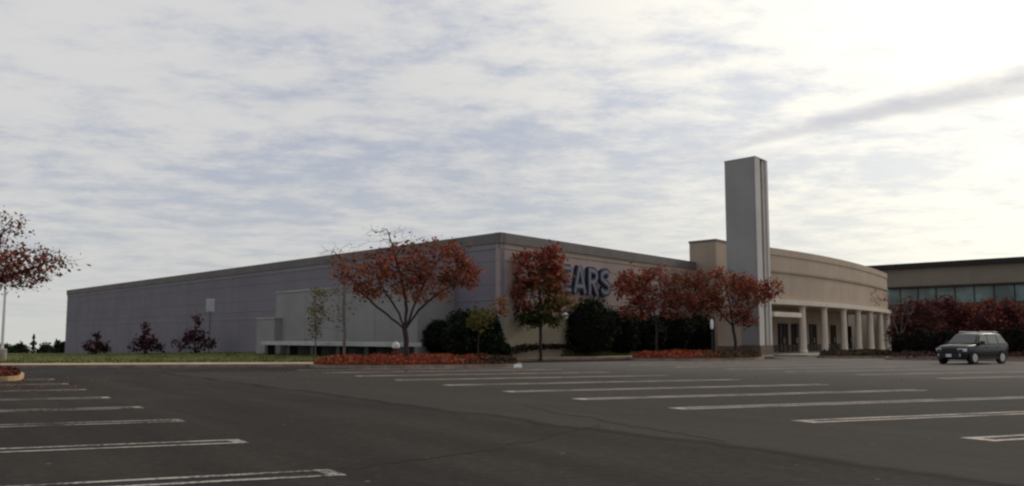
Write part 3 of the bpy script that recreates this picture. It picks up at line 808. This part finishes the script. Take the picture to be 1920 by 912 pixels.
# small trees between the near island and the wall
Y = 56.0; base = at_y(646, 662, Y); base.z = terrain(base.x, base.y)
tree('bare_tree', 'slim pale grey tree, nearly bare, left of the spreading red tree', 'tree', base,
     [lp(Y, base, [(646, 664, 0), (646, 620, 0), (645, 570, 0), (648, 520, 0)])],
     [blob_px(Y, base, 645, 545, 46, 66, 260, 130, ['olive', 'brown', 'brown']), blob_px(Y, base, 640, 485, 50, 30, 120, 0, ['brown']), blob_px(Y, base, 600, 590, 22, 35, 40, 60, ['olive'])],
     .10, 'bark_pale', seed=8, leaf=(.06, .10))
Y = 58.0; base = at_y(592, 658, Y); base.z = terrain(base.x, base.y)
tree('sapling', 'thin sapling with sparse yellow green leaves before the dock wall', 'tree', base,
     [lp(Y, base, [(592, 660, 0), (592, 610, 0), (590, 560, 0)])],
     [blob_px(Y, base, 593, 575, 20, 42, 70, 230, ['olive', 'yellow', 'olive']), blob_px(Y, base, 590, 620, 14, 20, 20, 50, ['olive'])], .05, 'bark_pale', seed=4, leaf=(.06, .11))
Y = 47.0; base = at_y(897, 682, Y); base.z = .17
tree('sapling', 'short sapling with olive yellow crown at the right end of the near bed', 'tree', base,
     [lp(Y, base, [(897, 684, 0), (897, 640, 0), (899, 605, 0)])],
     [blob_px(Y, base, 900, 597, 30, 22, 60, 380, ['olive', 'yellow', 'olive', 'green']), blob_px(Y, base, 938, 575, 20, 18, 30, 150, ['orange', 'olive', 'brown'])], .045, 'bark', seed=6, leaf=(.05, .10))
# maple against the front wall
Y = 57.0; base = at_y(1014, 650, Y); base.z = terrain(base.x, base.y)
tree('maple_tree', 'upright maple, red above and green below, beside the wall letters', 'tree', base,
     [lp(Y, base, [(1014, 651, 0), (1014, 600, 0), (1012, 540, 0), (1015, 490, 0)])],
     [blob_px(Y, base, 988, 500, 38, 34, 120, 900, ['red', 'pink', 'red', 'maroon']), blob_px(Y, base, 1033, 482, 26, 30, 90, 620, ['red', 'maroon', 'red']),
      blob_px(Y, base, 975, 555, 26, 34, 80, 620, ['red', 'maroon', 'brown', 'pink']), blob_px(Y, base, 1012, 545, 28, 38, 90, 650, ['olive', 'brown', 'orange', 'green']),
      blob_px(Y, base, 985, 595, 26, 16, 50, 480, ['dark', 'green', 'green']), blob_px(Y, base, 1024, 585, 26, 22, 60, 560, ['green', 'olive', 'green']),
      blob_px(Y, base, 1046, 520, 20, 34, 70, 560, ['red', 'brown', 'orange']), blob_px(Y, base, 1052, 570, 26, 20, 60, 420, ['orange', 'olive', 'yellow', 'brown']), blob_px(Y, base, 1040, 603, 18, 10, 25, 110, ['green', 'olive'])],
     .10, 'bark_dark', seed=31, leaf=(.07, .13))
# two red trees on the middle bed
Y = 61.5; base = at_y(1231, 672, Y); base.z = .17
tree('autumn_tree', 'round headed rusty tree right of the letters before the dark shrubs', 'tree', base,
     [lp(Y, base, [(1231, 676, 0), (1231, 635, 0), (1230, 605, 0)]), lp(Y, base, [(1230, 605, 0), (1205, 570, .5), (1185, 540, .8)]), lp(Y, base, [(1230, 605, 0), (1250, 570, -.5), (1268, 540, -.8)]), lp(Y, base, [(1230, 605, 0), (1222, 560, 0), (1215, 525, 0)])],
     [blob_px(Y, base, 1185, 535, 36, 34, 100, 1150, ['red', 'red', 'orange', 'maroon']), blob_px(Y, base, 1225, 560, 45, 32, 110, 700, ['red', 'brown', 'maroon', 'pink']),
      blob_px(Y, base, 1265, 545, 34, 34, 70, 330, ['brown', 'red', 'olive']), blob_px(Y, base, 1190, 580, 34, 22, 60, 420, ['red', 'maroon', 'pink']), blob_px(Y, base, 1275, 575, 34, 26, 60, 420, ['brown', 'red', 'pink', 'maroon']), blob_px(Y, base, 1230, 520, 40, 22, 60, 420, ['red', 'pink', 'brown'])],
     .09, seed=44, leaf=(.07, .12))
Y = 62.0; base = at_y(1379, 671, Y); base.z = .17
tree('autumn_tree', 'broad brick red tree growing in front of the pale tower', 'tree', base,
     [lp(Y, base, [(1379, 675, 0), (1378, 640, 0), (1374, 610, 0)]), lp(Y, base, [(1374, 612, 0), (1345, 580, .5), (1310, 548, .9)]), lp(Y, base, [(1374, 612, 0), (1368, 570, -.5), (1360, 530, -.8)]), lp(Y, base, [(1376, 612, 0), (1405, 580, .4), (1440, 558, .8)]), lp(Y, base, [(1376, 614, 0), (1392, 570, .9), (1400, 535, 1.2)])],
     [blob_px(Y, base, 1300, 545, 46, 42, 130, 1250, RD), blob_px(Y, base, 1360, 535, 45, 36, 120, 1300, RD), blob_px(Y, base, 1410, 545, 38, 32, 100, 950, ['red', 'red', 'orange', 'maroon']),
      blob_px(Y, base, 1448, 545, 22, 22, 40, 220, RD), blob_px(Y, base, 1350, 580, 60, 24, 90, 650, ['red', 'maroon', 'brown']), blob_px(Y, base, 1395, 595, 26, 18, 40, 260, ['red', 'maroon'])],
     .11, seed=52, leaf=(.07, .12))
# overhanging tree at the left edge of the picture
Y = 29.0; base = at_y(-95, 705, Y); base.z = .17
tree('autumn_tree', 'dull red tree reaching in over the tan kerbed island at the frame edge', 'tree', base,
     [lp(Y, base, [(-95, 712, 0), (-95, 640, 0), (-92, 580, 0)]), lp(Y, base, [(-92, 580, 0), (-50, 545, .3), (10, 520, .3), (70, 500, .2)]), lp(Y, base, [(-92, 580, 0), (-60, 520, -.4), (-10, 470, -.6)]), lp(Y, base, [(-94, 590, 0), (-140, 520, .4), (-180, 480, .6)]), lp(Y, base, [(-92, 575, 0), (-90, 490, .4), (-80, 420, .5)])],
     [blob_px(Y, base, -30, 470, 75, 70, 160, 1500, ['brown', 'red', 'brown', 'pink']), blob_px(Y, base, 55, 495, 65, 36, 150, 640, ['brown', 'maroon', 'red', 'brown', 'pink']), blob_px(Y, base, 20, 425, 30, 20, 40, 70, ['brown', 'maroon']),
      blob_px(Y, base, 30, 525, 50, 14, 60, 220, ['maroon', 'brown']), blob_px(Y, base, -150, 470, 90, 70, 120, 900, ['maroon', 'red', 'brown']), blob_px(Y, base, -80, 400, 70, 45, 70, 350, ['maroon', 'brown']), blob_px(Y, base, 112, 492, 30, 18, 30, 45, ['maroon', 'brown'])],
     .15, 'bark_dark', seed=63, leaf=(.045, .08), twig=.005, step=.22, dense=1.15)
# dark purple ornamental trees along the long wall
GPU = 'dark ornamental trees along the long grey wall'
for i, (px, ytop, wpx, lab, sd_) in enumerate(((180, 622, 30, 'smallest of the dark purple bushes, nearest the far wall end', 2), (272, 606, 36, 'middle sized dark purple bush between two others along the long wall', 3), (366, 586, 44, 'largest dark purple bush, beside the white post sign', 5))):
    Y = wall_at(px).y - 6 - i; Y = min(Y, 100 - i * 8); base = at_y(px, 663, Y); base.z = terrain(base.x, base.y)
    h = (664 - ytop)
    bl = [blob_px(Y, base, px, 664 - h * .22, wpx * .92, h * .2, 80, 380, ['purple', 'purple', 'maroon', 'black']), blob_px(Y, base, px + 2, 664 - h * .48, wpx * .55, h * .2, 60, 220, ['purple', 'purple', 'maroon']), blob_px(Y, base, px + 1, 664 - h * .8, wpx * .2, h * .24, 36, 80, ['purple', 'maroon'])]
    tree('ornamental_tree', lab, 'shrub', base, [lp(Y, base, [(px, 664, 0), (px, 664 - h * .5, 0)]), lp(Y, base, [(px, 660, 0), (px - wpx * .5, 664 - h * .35, .3)]), lp(Y, base, [(px, 660, 0), (px + wpx * .5, 664 - h * .35, -.3)])], bl, .09, 'bark_dark', seed=70 + sd_, leaf=(.10, .19), group=GPU, step=.33, twig=.016, dense=.95)

def shrub(name, label, base, w, d, h, pal, n=2600, seed=1, core='leaf_black', group=None, leaf=(.07, .13), point=.0, ragged=.22, cat='shrub'):
    rg = random.Random(seed); b = MB(); names = []; rows = []
    nu, nv = 22, 12
    def rad(dirv):
        return 1 + ragged * noise.noise(dirv * 1.6 + Vector((seed * 3.1, 0, 0))) * 1.3 + ragged * .6 * noise.noise(dirv * 4.2 + Vector((0, seed * 1.7, 0)))
    def surf(u, v, k):
        dv = Vector((math.cos(u) * math.cos(v), math.sin(u) * math.cos(v), math.sin(v)))
        r = rad(dv) * k; tz = (math.sin(v) * .5 + .5)
        sh = (1 - point * tz)
        return Vector((dv.x * w / 2 * r * sh, dv.y * d / 2 * r * sh, max(0, h * .46 + dv.z * h * .52 * (r if dv.z > 0 else 1))))
    for j in range(nv + 1):
        v = -math.pi / 2 + math.pi * j / nv
        rows.append([surf(2 * math.pi * i / nu, v, .88) for i in range(nu + 1)])
    b.grid(rows, 0)
    names = [core]
    for _ in range(n):
        u = rg.uniform(0, 6.283); v = math.asin(rg.uniform(-.9, 1)); o = surf(u, v, rg.uniform(.86, 1.06) if rg.random() < .9 else rg.uniform(1.0, 1.16))
        nm = 'leaf_' + (rg.choice(pal) if not callable(pal) else pal(o, rg))
        if nm not in names: names.append(nm)
        leaf_quad(b, o, rg.uniform(*leaf), rg, names.index(nm))
    root = b.build(name, names); root.location = base
    return tag(root, label, cat, group)
GH = 'dark evergreen shrubs along the foot of the store'
DK = ['dark', 'dark', 'black', 'dark', 'green']
hs = [(822, 64, 600, 'left and lowest of the black green yews at the wall corner'), (872, 74, 580, 'tallest black green yew at the wall corner, between two others'), (920, 44, 592, 'black green yew right against the wall corner'),
      (945, 22, 641, 'tiny dark shrub just right of the wall corner'),
      (1108, 88, 560, 'big rounded dark green shrub below the wall letters'), (1165, 60, 580, 'dark shrub right of the big rounded one below the letters'), (1208, 64, 588, 'dark shrub behind the trunk of the round headed rusty tree'),
      (1258, 66, 584, 'dark shrub between the trunks of the two rusty trees'), (1308, 66, 590, 'rightmost dark shrub, beside the broad red tree by the tower')]
for i, (px, wp, yt, lab) in enumerate(hs):
    wy = wall_at(px).y; Y = wy - (2.3 if wp > 30 else 1.2) - (1.2 if px in (872,) else 0); p = at_y(px, 650, Y); z = terrain(p.x, p.y); zt = EYE + (631 - yt) / F * Y
    w = wp * Y / F * 1.12
    shrub('evergreen_shrub', lab, (p.x, p.y, z - .05), w, min(w, 2.6), zt - z + .05, DK, 3000 if wp > 30 else 700, seed=i + 2, group=GH, leaf=(.06, .12))
b = MB()
for i in range(1): pass
# low dark planting; left stretch is dark leaves put in for the wall-foot shadow
rg = random.Random(77); names = ['leaf_dark', 'leaf_black', 'leaf_purple']
for _ in range(3000):
    px = rg.uniform(940, 1330); w_ = wall_at(px); p = w_ - V2(w_).normalized() * (rg.uniform(.2, .8) if px < 1070 else rg.uniform(.3, 2.0)); z = terrain(p.x, p.y) + rg.uniform(0, .25)
    leaf_quad(b, Vector((p.x, p.y, z)), rg.uniform(.06, .12), rg, rg.choice([0, 0, 1, 2]))
tag(b.build('ground_cover', names), 'dark low ground cover and a shade strip of leaves along the foot of the pinkish wall', 'ground cover', kind='stuff')
# maroon bushes behind the car
GB = 'maroon bushes behind the parked car'
def mp(o, rg): return rg.choice(['maroon', 'purple', 'purple', 'maroon', 'brown']) if rg.random() < .9 else 'brown'
def mp2(o, rg): return rg.choice(['maroon', 'brown', 'purple', 'red', 'maroon', 'purple'])
for i, (px, wp, yt, Y, lab, pf) in enumerate(((1722, 84, 572, 67, 'maroon bush nearest the curved corner of the store', mp), (1772, 84, 562, 69, 'tall maroon bush above the hood of the parked car', mp), (1828, 92, 566, 68, 'orange tinged maroon bush above the roof of the parked car', mp2),
                                              (1886, 88, 572, 69, 'brown maroon bush behind the rear of the parked car', mp2), (1945, 88, 576, 68, 'brown maroon bush cut by the right frame edge', mp2))):
    p = at_y(px, 650, Y); zt = EYE + (631 - yt) / F * Y
    shrub('maroon_bush', lab, (p.x, p.y, .1), wp * Y / F * 1.1, 3.6, zt - .1, pf, 4200, seed=40 + i, core='leaf_purple', group=GB, leaf=(.08, .15), ragged=.34)
for i, (px, wp, yt, Y, lab) in enumerate(((1698, 40, 625, 63.5, 'low black green shrub left of the parked car near the store corner'), (1738, 46, 618, 63, 'low black green shrub just in front of the parked car'), (1775, 40, 622, 62.5, 'low black green shrub hidden by the hood of the parked car'), (1900, 46, 612, 61.5, 'low black green shrub just behind the parked car'), (1945, 44, 620, 61, 'low black green shrub cut by the right frame edge'))):
    p = at_y(px, 660, Y); zt = EYE + (631 - yt) / F * Y
    shrub('evergreen_shrub', lab, (p.x, p.y, .1), wp * Y / F * 1.15, 1.8, zt - .1, ['black', 'dark', 'purple', 'black'], 2200, seed=60 + i, group='low dark shrubs around the parked car', leaf=(.06, .11), ragged=.3)
Y = 66; base = at_y(1690, 668, Y); base.z = .17
tree('bare_tree', 'pale leafless small tree beside the right corner of the store', 'tree', base,
     [lp(Y, base, [(1690, 672, 0), (1690, 620, 0), (1692, 590, 0)]), lp(Y, base, [(1690, 640, 0), (1675, 600, .3), (1668, 570, .4)]), lp(Y, base, [(1690, 630, 0), (1705, 595, -.3), (1712, 575, -.4)])],
     [blob_px(Y, base, 1692, 580, 30, 30, 90, 50, ['pink', 'brown']), blob_px(Y, base, 1650, 560, 18, 22, 30, 40, ['red', 'pink'])], .06, 'bark_pale', seed=81, leaf=(.06, .1), twig=.012)
# far trees left of the store, one by one
rg = random.Random(15)
LT = ['spiky', 'round', 'broad', 'low', 'narrow']
far = [(8, 30, 648, 'low dark far tree mass at the left frame edge by the pale pole'), (34, 30, 645, 'dark round far tree left of the pointed far conifer'), (86, 28, 648, 'dark far tree just right of the pointed far conifer'), (114, 26, 641, 'tallest dark round far tree touching the end of the grey wall'), (-25, 34, 647, None)]
for i, (px, wp, yt, lab) in enumerate(far):
    if lab is None: continue
    Y = 150 + 4 * i; p = at_y(px, 660, Y); zt = EYE + (631 - yt) / F * Y
    shrub('far_tree', lab, (p.x, p.y, -3.0), wp * Y / F * 1.2, 4, zt + 3.0, ['dark', 'green', 'dark', 'black'], 1500, seed=90 + i, group='dark trees on the horizon left of the store', leaf=(.14, .26), ragged=.4, cat='tree')
b = MB(); p = at_y(62, 660, 155); zt = EYE + (631 - 627) / F * 155
rg = random.Random(5)
cr = thing('conifer_tree', (p.x, p.y, -3.0), 'pointed dark conifer on the horizon left of the store', 'tree')
H = zt + 3.0
b.tube((0, 0, 0), (0, 0, H * .97), .12, .02, 6); b.build('trunk', 'bark_dark', cr)
b = MB()
for i in range(1500):
    t = rg.random() ** .8; z = .3 + t * (H - .3); rmax = (1 - t) * 1.7 + .05; lay = .6 + .4 * math.sin(z * 6); r = rmax * lay * math.sqrt(rg.random()); a = rg.uniform(0, 6.28)
    leaf_quad(b, Vector((math.cos(a) * r, math.sin(a) * r, z - r * .25)), rg.uniform(.08, .16), rg, 0)
b.build('crown', 'leaf_dark', cr)

# ------------------------------------------------------------------ street furniture
Y = 60.0; p = at_y(3, 668, Y)
lampp = thing('light_pole', (p.x, p.y, .1), 'tall pale parking lot light pole at the left frame edge', 'lamp post')
b = MB(); b.lathe([(.30, -.3), (.30, .55), (.26, .6)], n=14); b.build('base', 'concrete', lampp)
b = MB(); b.tube((0, 0, .58), (0, 0, 7.4), .10, .065, 12, cap=True); b.build('pole', 'pole', lampp)
b = MB(); b.tube((0, 0, 7.3), (-.9, 0, 7.42), .04, .035, 8, cap=True); b.build('arm', 'pole', lampp)
b = MB(); b.prism([(-1.5, -.2), (-.8, -.2), (-.8, .2), (-1.5, .2)], 7.36, 7.52); b.build('lamp_head', 'dark_metal', lampp)

Y = 78.0; p = at_y(391, 663, Y); z0 = terrain(p.x, p.y)
sg = thing('post_sign', (p.x, p.y, z0), 'blank white upright panel on a thin post before the long wall', 'sign')
k = Y / F; zc1 = EYE + (631 - 584) * k - z0; zc2 = EYE + (631 - 562) * k - z0
b = MB(); b.tube((0, .04, -.1), (0, .04, zc2 - .05), .035, .03, 8, cap=True); b.build('post', 'dark_metal', sg)
b = MB(); b.prism([(-.32, -.03), (.32, -.03), (.32, .0), (-.32, .0)], zc1, zc2); b.build('panel', 'deck_paint', sg)
b = MB(); b.prism([(-.35, .002), (.35, .002), (.35, .02), (-.35, .02)], zc1 - .03, zc2 + .03)
b.build('backing', 'pole', sg)

Y = 47.5; p = at_y(742, 684, Y)
hy = thing('fire_hydrant', (p.x, p.y, .17), 'white capped dark red hydrant left of the spreading tree trunk', 'hydrant')
b = MB(); b.lathe([(.20, 0), (.20, .06), (.14, .08), (.13, .68), (.16, .72)], n=14); b.build('body', 'hyd_red', hy)
b = MB(); b.lathe([(.19, .72), (.21, .80), (.19, .90), (.13, .99), (.05, 1.03), (.05, 1.08)], n=14); b.build('bonnet', 'pole', hy)
for s_ in (-1, 1):
    b = MB(); b.tube((s_ * .1, 0, .45), (s_ * .24, 0, .45), .07, .07, 10, cap=True); b.build('outlet', 'hyd_red', hy)

Y = 60.5; p = at_y(1336, 668, Y)
bl_ = thing('bollard_light', (p.x, p.y, .15), 'small white topped post light left of the broad red tree trunk', 'lamp')
b = MB(); b.lathe([(.10, 0), (.10, .05), (.05, .07), (.045, 1.75)], n=10); b.build('post', 'dark_metal', bl_)
zt = EYE + (631 - 601) * Y / F - .15
b = MB(); b.lathe([(.05, zt - .65), (.10, zt - .6), (.115, zt - .2), (.08, zt - .04), (.03, zt)], n=12); b.build('lamp_shade', 'white_paint', bl_)
bl_.children[0].data.transform(__import__('mathutils').Matrix.Scale(max(.5, (zt - .62) / 1.75), 4, (0, 0, 1)))
p, z = onwall(1050, 594, Cw, dR)
wl_ = thing('wall_lamp', (p.x, p.y, z), 'small round white lamp on the pinkish wall below the letters', 'lamp', rz=math.atan2(dR.y, dR.x))
b = MB(); b.box((0, -.05, 0), .16, .1, .22); b.build('bracket', 'dark_metal', wl_)
b = MB(); b.tube((0, -.1, .03), (0, -.26, .05), .03, .03, 8); b.build('arm', 'dark_metal', wl_)
b = MB(); b.lathe([(.05, -.22), (.16, -.16), (.21, 0), (.17, .14), (.06, .22)], (0, -.42, .03), 14); b.build('globe', 'white_paint', wl_, smooth=True)
p = at_z(971, 690)
ks = thing('kerb_stone', (p.x, p.y, .0), 'short white kerb stone at the right tip of the near red bed', 'kerb stone')
b = MB(); b.prism([(-.20, -.12), (.20, -.12), (.20, .12), (-.20, .12)], -.02, .11); b.prism([(-.17, -.09), (.17, -.09), (.17, .09), (-.17, .09)], .108, .16); b.build('block', 'white_paint', ks)

# ------------------------------------------------------------------ the parked car
M['car_paint'] = mat('car_paint', (.005, .007, .014), .34, 0, spec=.3, coat=.08)
M['car_trim'] = mat('car_trim', (.018, .018, .019), .6)
M['car_glass'] = mat('car_glass', (.045, .052, .052), .06, 0, spec=.8, metal=.2)
M['tyre'] = mat('tyre', (.012, .012, .012), .9)
M['alloy'] = mat('alloy', (.50, .49, .47), .35, 0, metal=.6)
M['lens'] = mat('lens', (.55, .56, .57), .15, 0, spec=.8)
M['tail'] = mat('tail', (.20, .01, .01), .2)
M['silver'] = mat('silver', (.42, .43, .44), .3, 0, metal=.5)
Y = 50.2; cp = at_y(1821, 631, Y); az = R(237.0)
car = thing('parked_car', (cp.x, cp.y, 0.002), 'dark navy sport utility wagon with roof rails parked before the maroon bushes', 'car', rz=math.atan2(math.cos(az), math.sin(az)))
# local: +x forward, y left, z up.  stations: x, half width, z bottom, z shoulder, z crown
st = [(2.18, .62, .42, .62, .70), (2.14, .74, .34, .78, .86), (2.0, .82, .28, .92, 1.0), (1.6, .87, .26, 1.0, 1.07), (1.15, .89, .26, 1.04, 1.11), (.95, .90, .26, 1.05, 1.10), (.3, .91, .26, 1.05, 1.09), (-.8, .91, .26, 1.06, 1.09), (-1.7, .90, .28, 1.07, 1.10), (-2.05, .87, .34, 1.05, 1.08), (-2.18, .80, .42, .98, 1.02)]
def ring(x, w, zb, zs, zc):
    hp = [(0, zb), (w * .86, zb), (w * .97, zb + .10), (w, zb + (zs - zb) * .5), (w * .985, zs - .08), (w * .93, zs), (w * .6, zs + (zc - zs) * .7), (0, zc)]
    return [Vector((x, y, z)) for y, z in hp] + [Vector((x, -y, z)) for y, z in reversed(hp[1:-1])]
b = MB(); rings = [ring(*s_) for s_ in st]
for r in rings: r.append(r[0].copy())
b.grid(rings); b.poly(rings[0][:-1]); b.poly(list(reversed(rings[-1][:-1])))
body = b.build('body', 'car_paint', car, smooth=True)
cab = [(1.02, .80, .80, 1.09, 1.10), (.42, .80, .62, 1.08, 1.62), (-.2, .80, .63, 1.08, 1.685), (-1.2, .80, .63, 1.08, 1.68), (-1.75, .80, .61, 1.08, 1.62), (-2.10, .78, .70, 1.06, 1.10)]
b = MB(); rows = []
for x, wb, wt, zb, zt in cab:
    hp = [(wb + .06, zb - .03), (wb + .05, zb), (wb + (wt - wb) * .9 + .045, zt - .07), (wt, zt - .01), (0, zt + .02)]
    rows.append([Vector((x, y, z)) for y, z in hp] + [Vector((x, -y, z)) for y, z in reversed(hp[:-1])])
b.grid(rows); cb = b.build('cabin', 'car_paint', car, smooth=True)
bv = cb.modifiers.new('bevel', 'BEVEL'); bv.width = .055; bv.segments = 3; bv.limit_method = 'ANGLE'; bv.angle_limit = R(25)
def panel(pts, name, m, n_out, parent=car, t=.012):
    b = MB(); n_ = Vector(n_out).normalized() * t; P = [Vector(p) + n_ for p in pts]; Q = [Vector(p) - n_ * .5 for p in pts]
    b.poly(P)
    for i in range(len(P)): b.poly([Q[i], Q[(i + 1) % len(P)], P[(i + 1) % len(P)], P[i]])
    return b.build(name, m, parent)
panel([(.98, .74, 1.12), (.98, -.74, 1.12), (.46, -.60, 1.59), (.46, .60, 1.59)], 'windscreen', 'car_glass', (.65, 0, .76), t=.03)
panel([(-2.09, -.68, 1.14), (-2.09, .68, 1.14), (-1.80, .56, 1.56), (-1.80, -.56, 1.56)], 'rear_window', 'car_glass', (-.8, 0, .5), t=.03)
for s_ in (1, -1):
    def sw(x0, x1, x2, x3):   # lower front, lower rear, upper rear, upper front
        def P(x, up): return (x, s_ * ((.845 if not up else .69)), 1.10 if not up else 1.56)
        pts = [P(x0, 0), P(x1, 0), P(x2, 1), P(x3, 1)]
        return pts if s_ > 0 else pts[::-1]
    for q4 in ((.78, -.12, -.12, .36), (-.20, -1.08, -1.08, -.20), (-1.16, -1.92, -1.66, -1.16)):
        panel(sw(*q4), 'side_window', 'car_glass', (0, s_, .33), t=.022)
    b = MB(); b.tube((.2, s_ * .56, 1.74), (-1.6, s_ * .56, 1.73), .022, .022, 8, cap=True)
    for x in (.18, -.7, -1.58): b.tube((x, s_ * .56, 1.66), (x, s_ * .56, 1.74), .02, .02, 6)
    b.build('roof_rail', 'silver', car)
    b = MB(); b.box((.66, s_ * 1.0, 1.16), .12, .22, .17); b.box((.68, s_ * .88, 1.10), .06, .14, .06); b.build('mirror', 'car_trim', car)
    b = MB(); b.prism([(2.06, s_ * .50), (2.155, s_ * .46), (2.10, s_ * .79), (1.90, s_ * .84)][::s_], .70, .86); b.build('headlight', 'lens', car)
    b = MB(); b.lathe([(.09, -.01), (.09, .01)], n=12); o = b.build('fog_lamp', 'lens', car); o.rotation_euler = (0, math.pi / 2, 0); o.location = (2.19, s_ * .55, .50)
    b = MB(); b.box((-2.12, s_ * .74, .95), .12, .16, .34); b.build('tail_light', 'tail', car)
    for x in (.05, -1.0):
        b = MB(); b.box((x, s_ * .925, .92), .18, .03, .035); b.build('door_handle', 'car_trim', car)
    b = MB(); b.box((-.05, s_ * .905, .34), 2.2, .05, .14); b.build('sill', 'car_trim', car)
    for x in (1.36, -1.32):
        b = MB()
        b.lathe([(.40, -.03), (.40, .03)], n=24); o = b.build('wheel_arch', 'car_trim', car); o.rotation_euler = (math.pi / 2, 0, 0); o.location = (x, s_ * .885, .36)
        wh = MB(); wh.lathe([(.22, -.11), (.33, -.11), (.35, -.07), (.35, .07), (.33, .11), (.22, .11)], n=28)
        w_ = wh.build('wheel', 'tyre', car); w_.rotation_euler = (-s_ * math.pi / 2, 0, 0); w_.location = (x, s_ * .84, .35)
        rm = MB(); rm.lathe([(.225, .09), (.225, .115), (.19, .116)], n=28)
        for i in range(6):
            a_ = i * math.pi / 3; rm.box((math.cos(a_) * .11, math.sin(a_) * .11, .112), .22, .075, .03, (math.cos(a_), math.sin(a_)))
        rm.build('rim', 'alloy', w_)
b = MB(); b.box((2.235, 0, .48), .02, .31, .15); b.build('licence_plate', 'lens', car)
b = MB(); b.prism([(2.05, -.42), (2.205, -.40), (2.205, .40), (2.05, .42)], .68, .84); b.build('grille', 'car_trim', car)
b = MB(); b.prism([(1.95, -.84), (2.19, -.64), (2.23, -.40), (2.23, .40), (2.19, .64), (1.95, .84)], .36, .60); b.build('front_bumper', 'car_trim', car)
b = MB(); b.prism([(-2.0, -.84), (-2.0, .84), (-2.25, .74), (-2.25, -.74)], .40, .64); b.build('rear_bumper', 'car_trim', car)

# ------------------------------------------------------------------ fallen leaves blown along the kerbs
rg = random.Random(101); b = MB(); names = ['leaf_red', 'leaf_brown', 'leaf_orange', 'leaf_maroon']
for _ in range(1900):
    r_ = rg.random()
    if r_ < .35: px, py = rg.gauss(770, 150), rg.gauss(693, 5)
    elif r_ < .6: px, py = rg.gauss(1300, 90), rg.gauss(678, 3)
    elif r_ < .8: px, py = rg.gauss(10, 80), rg.gauss(718, 9)
    else: px, py = rg.uniform(-100, 1900), rg.uniform(688, 715)
    if py < 676: continue
    p = at_z(px, py, .015); s_ = rg.uniform(.025, .055); a_ = rg.uniform(0, 6.28); u = Vector((math.cos(a_), math.sin(a_), rg.uniform(-.2, .2))) * s_; w = Vector((-u.y, u.x, rg.uniform(0, .02))) * .6
    b.poly([p - u, p + w, p + u, p - w], rg.randrange(4))
tag(b.build('fallen_leaves', names), 'scattered fallen red and brown leaves on the asphalt along the kerbs', 'leaves', kind='stuff')

# old crack seals wandering over the lot
rg = random.Random(303)
for (pa, pb) in (((690, 880), (1180, 800)), ((980, 760), (1330, 830)), ((260, 735), (640, 752))):
    a, c = at_z(*pa), at_z(*pb); n = 40; d = (c - a); sd_ = Vector((-d.y, d.x, 0)).normalized(); off_ = 0; r0, r1 = [], []
    for i in range(n + 1):
        off_ += rg.gauss(0, .05); w = rg.uniform(.012, .04); p = a.lerp(c, i / n) + sd_ * off_
        r0.append((p.x - sd_.x * w, p.y - sd_.y * w, .004)); r1.append((p.x + sd_.x * w, p.y + sd_.y * w, .004))
    b = MB(); b.grid([r0, r1]); tag(b.build('asphalt_crack', 'tar'), kind='structure')
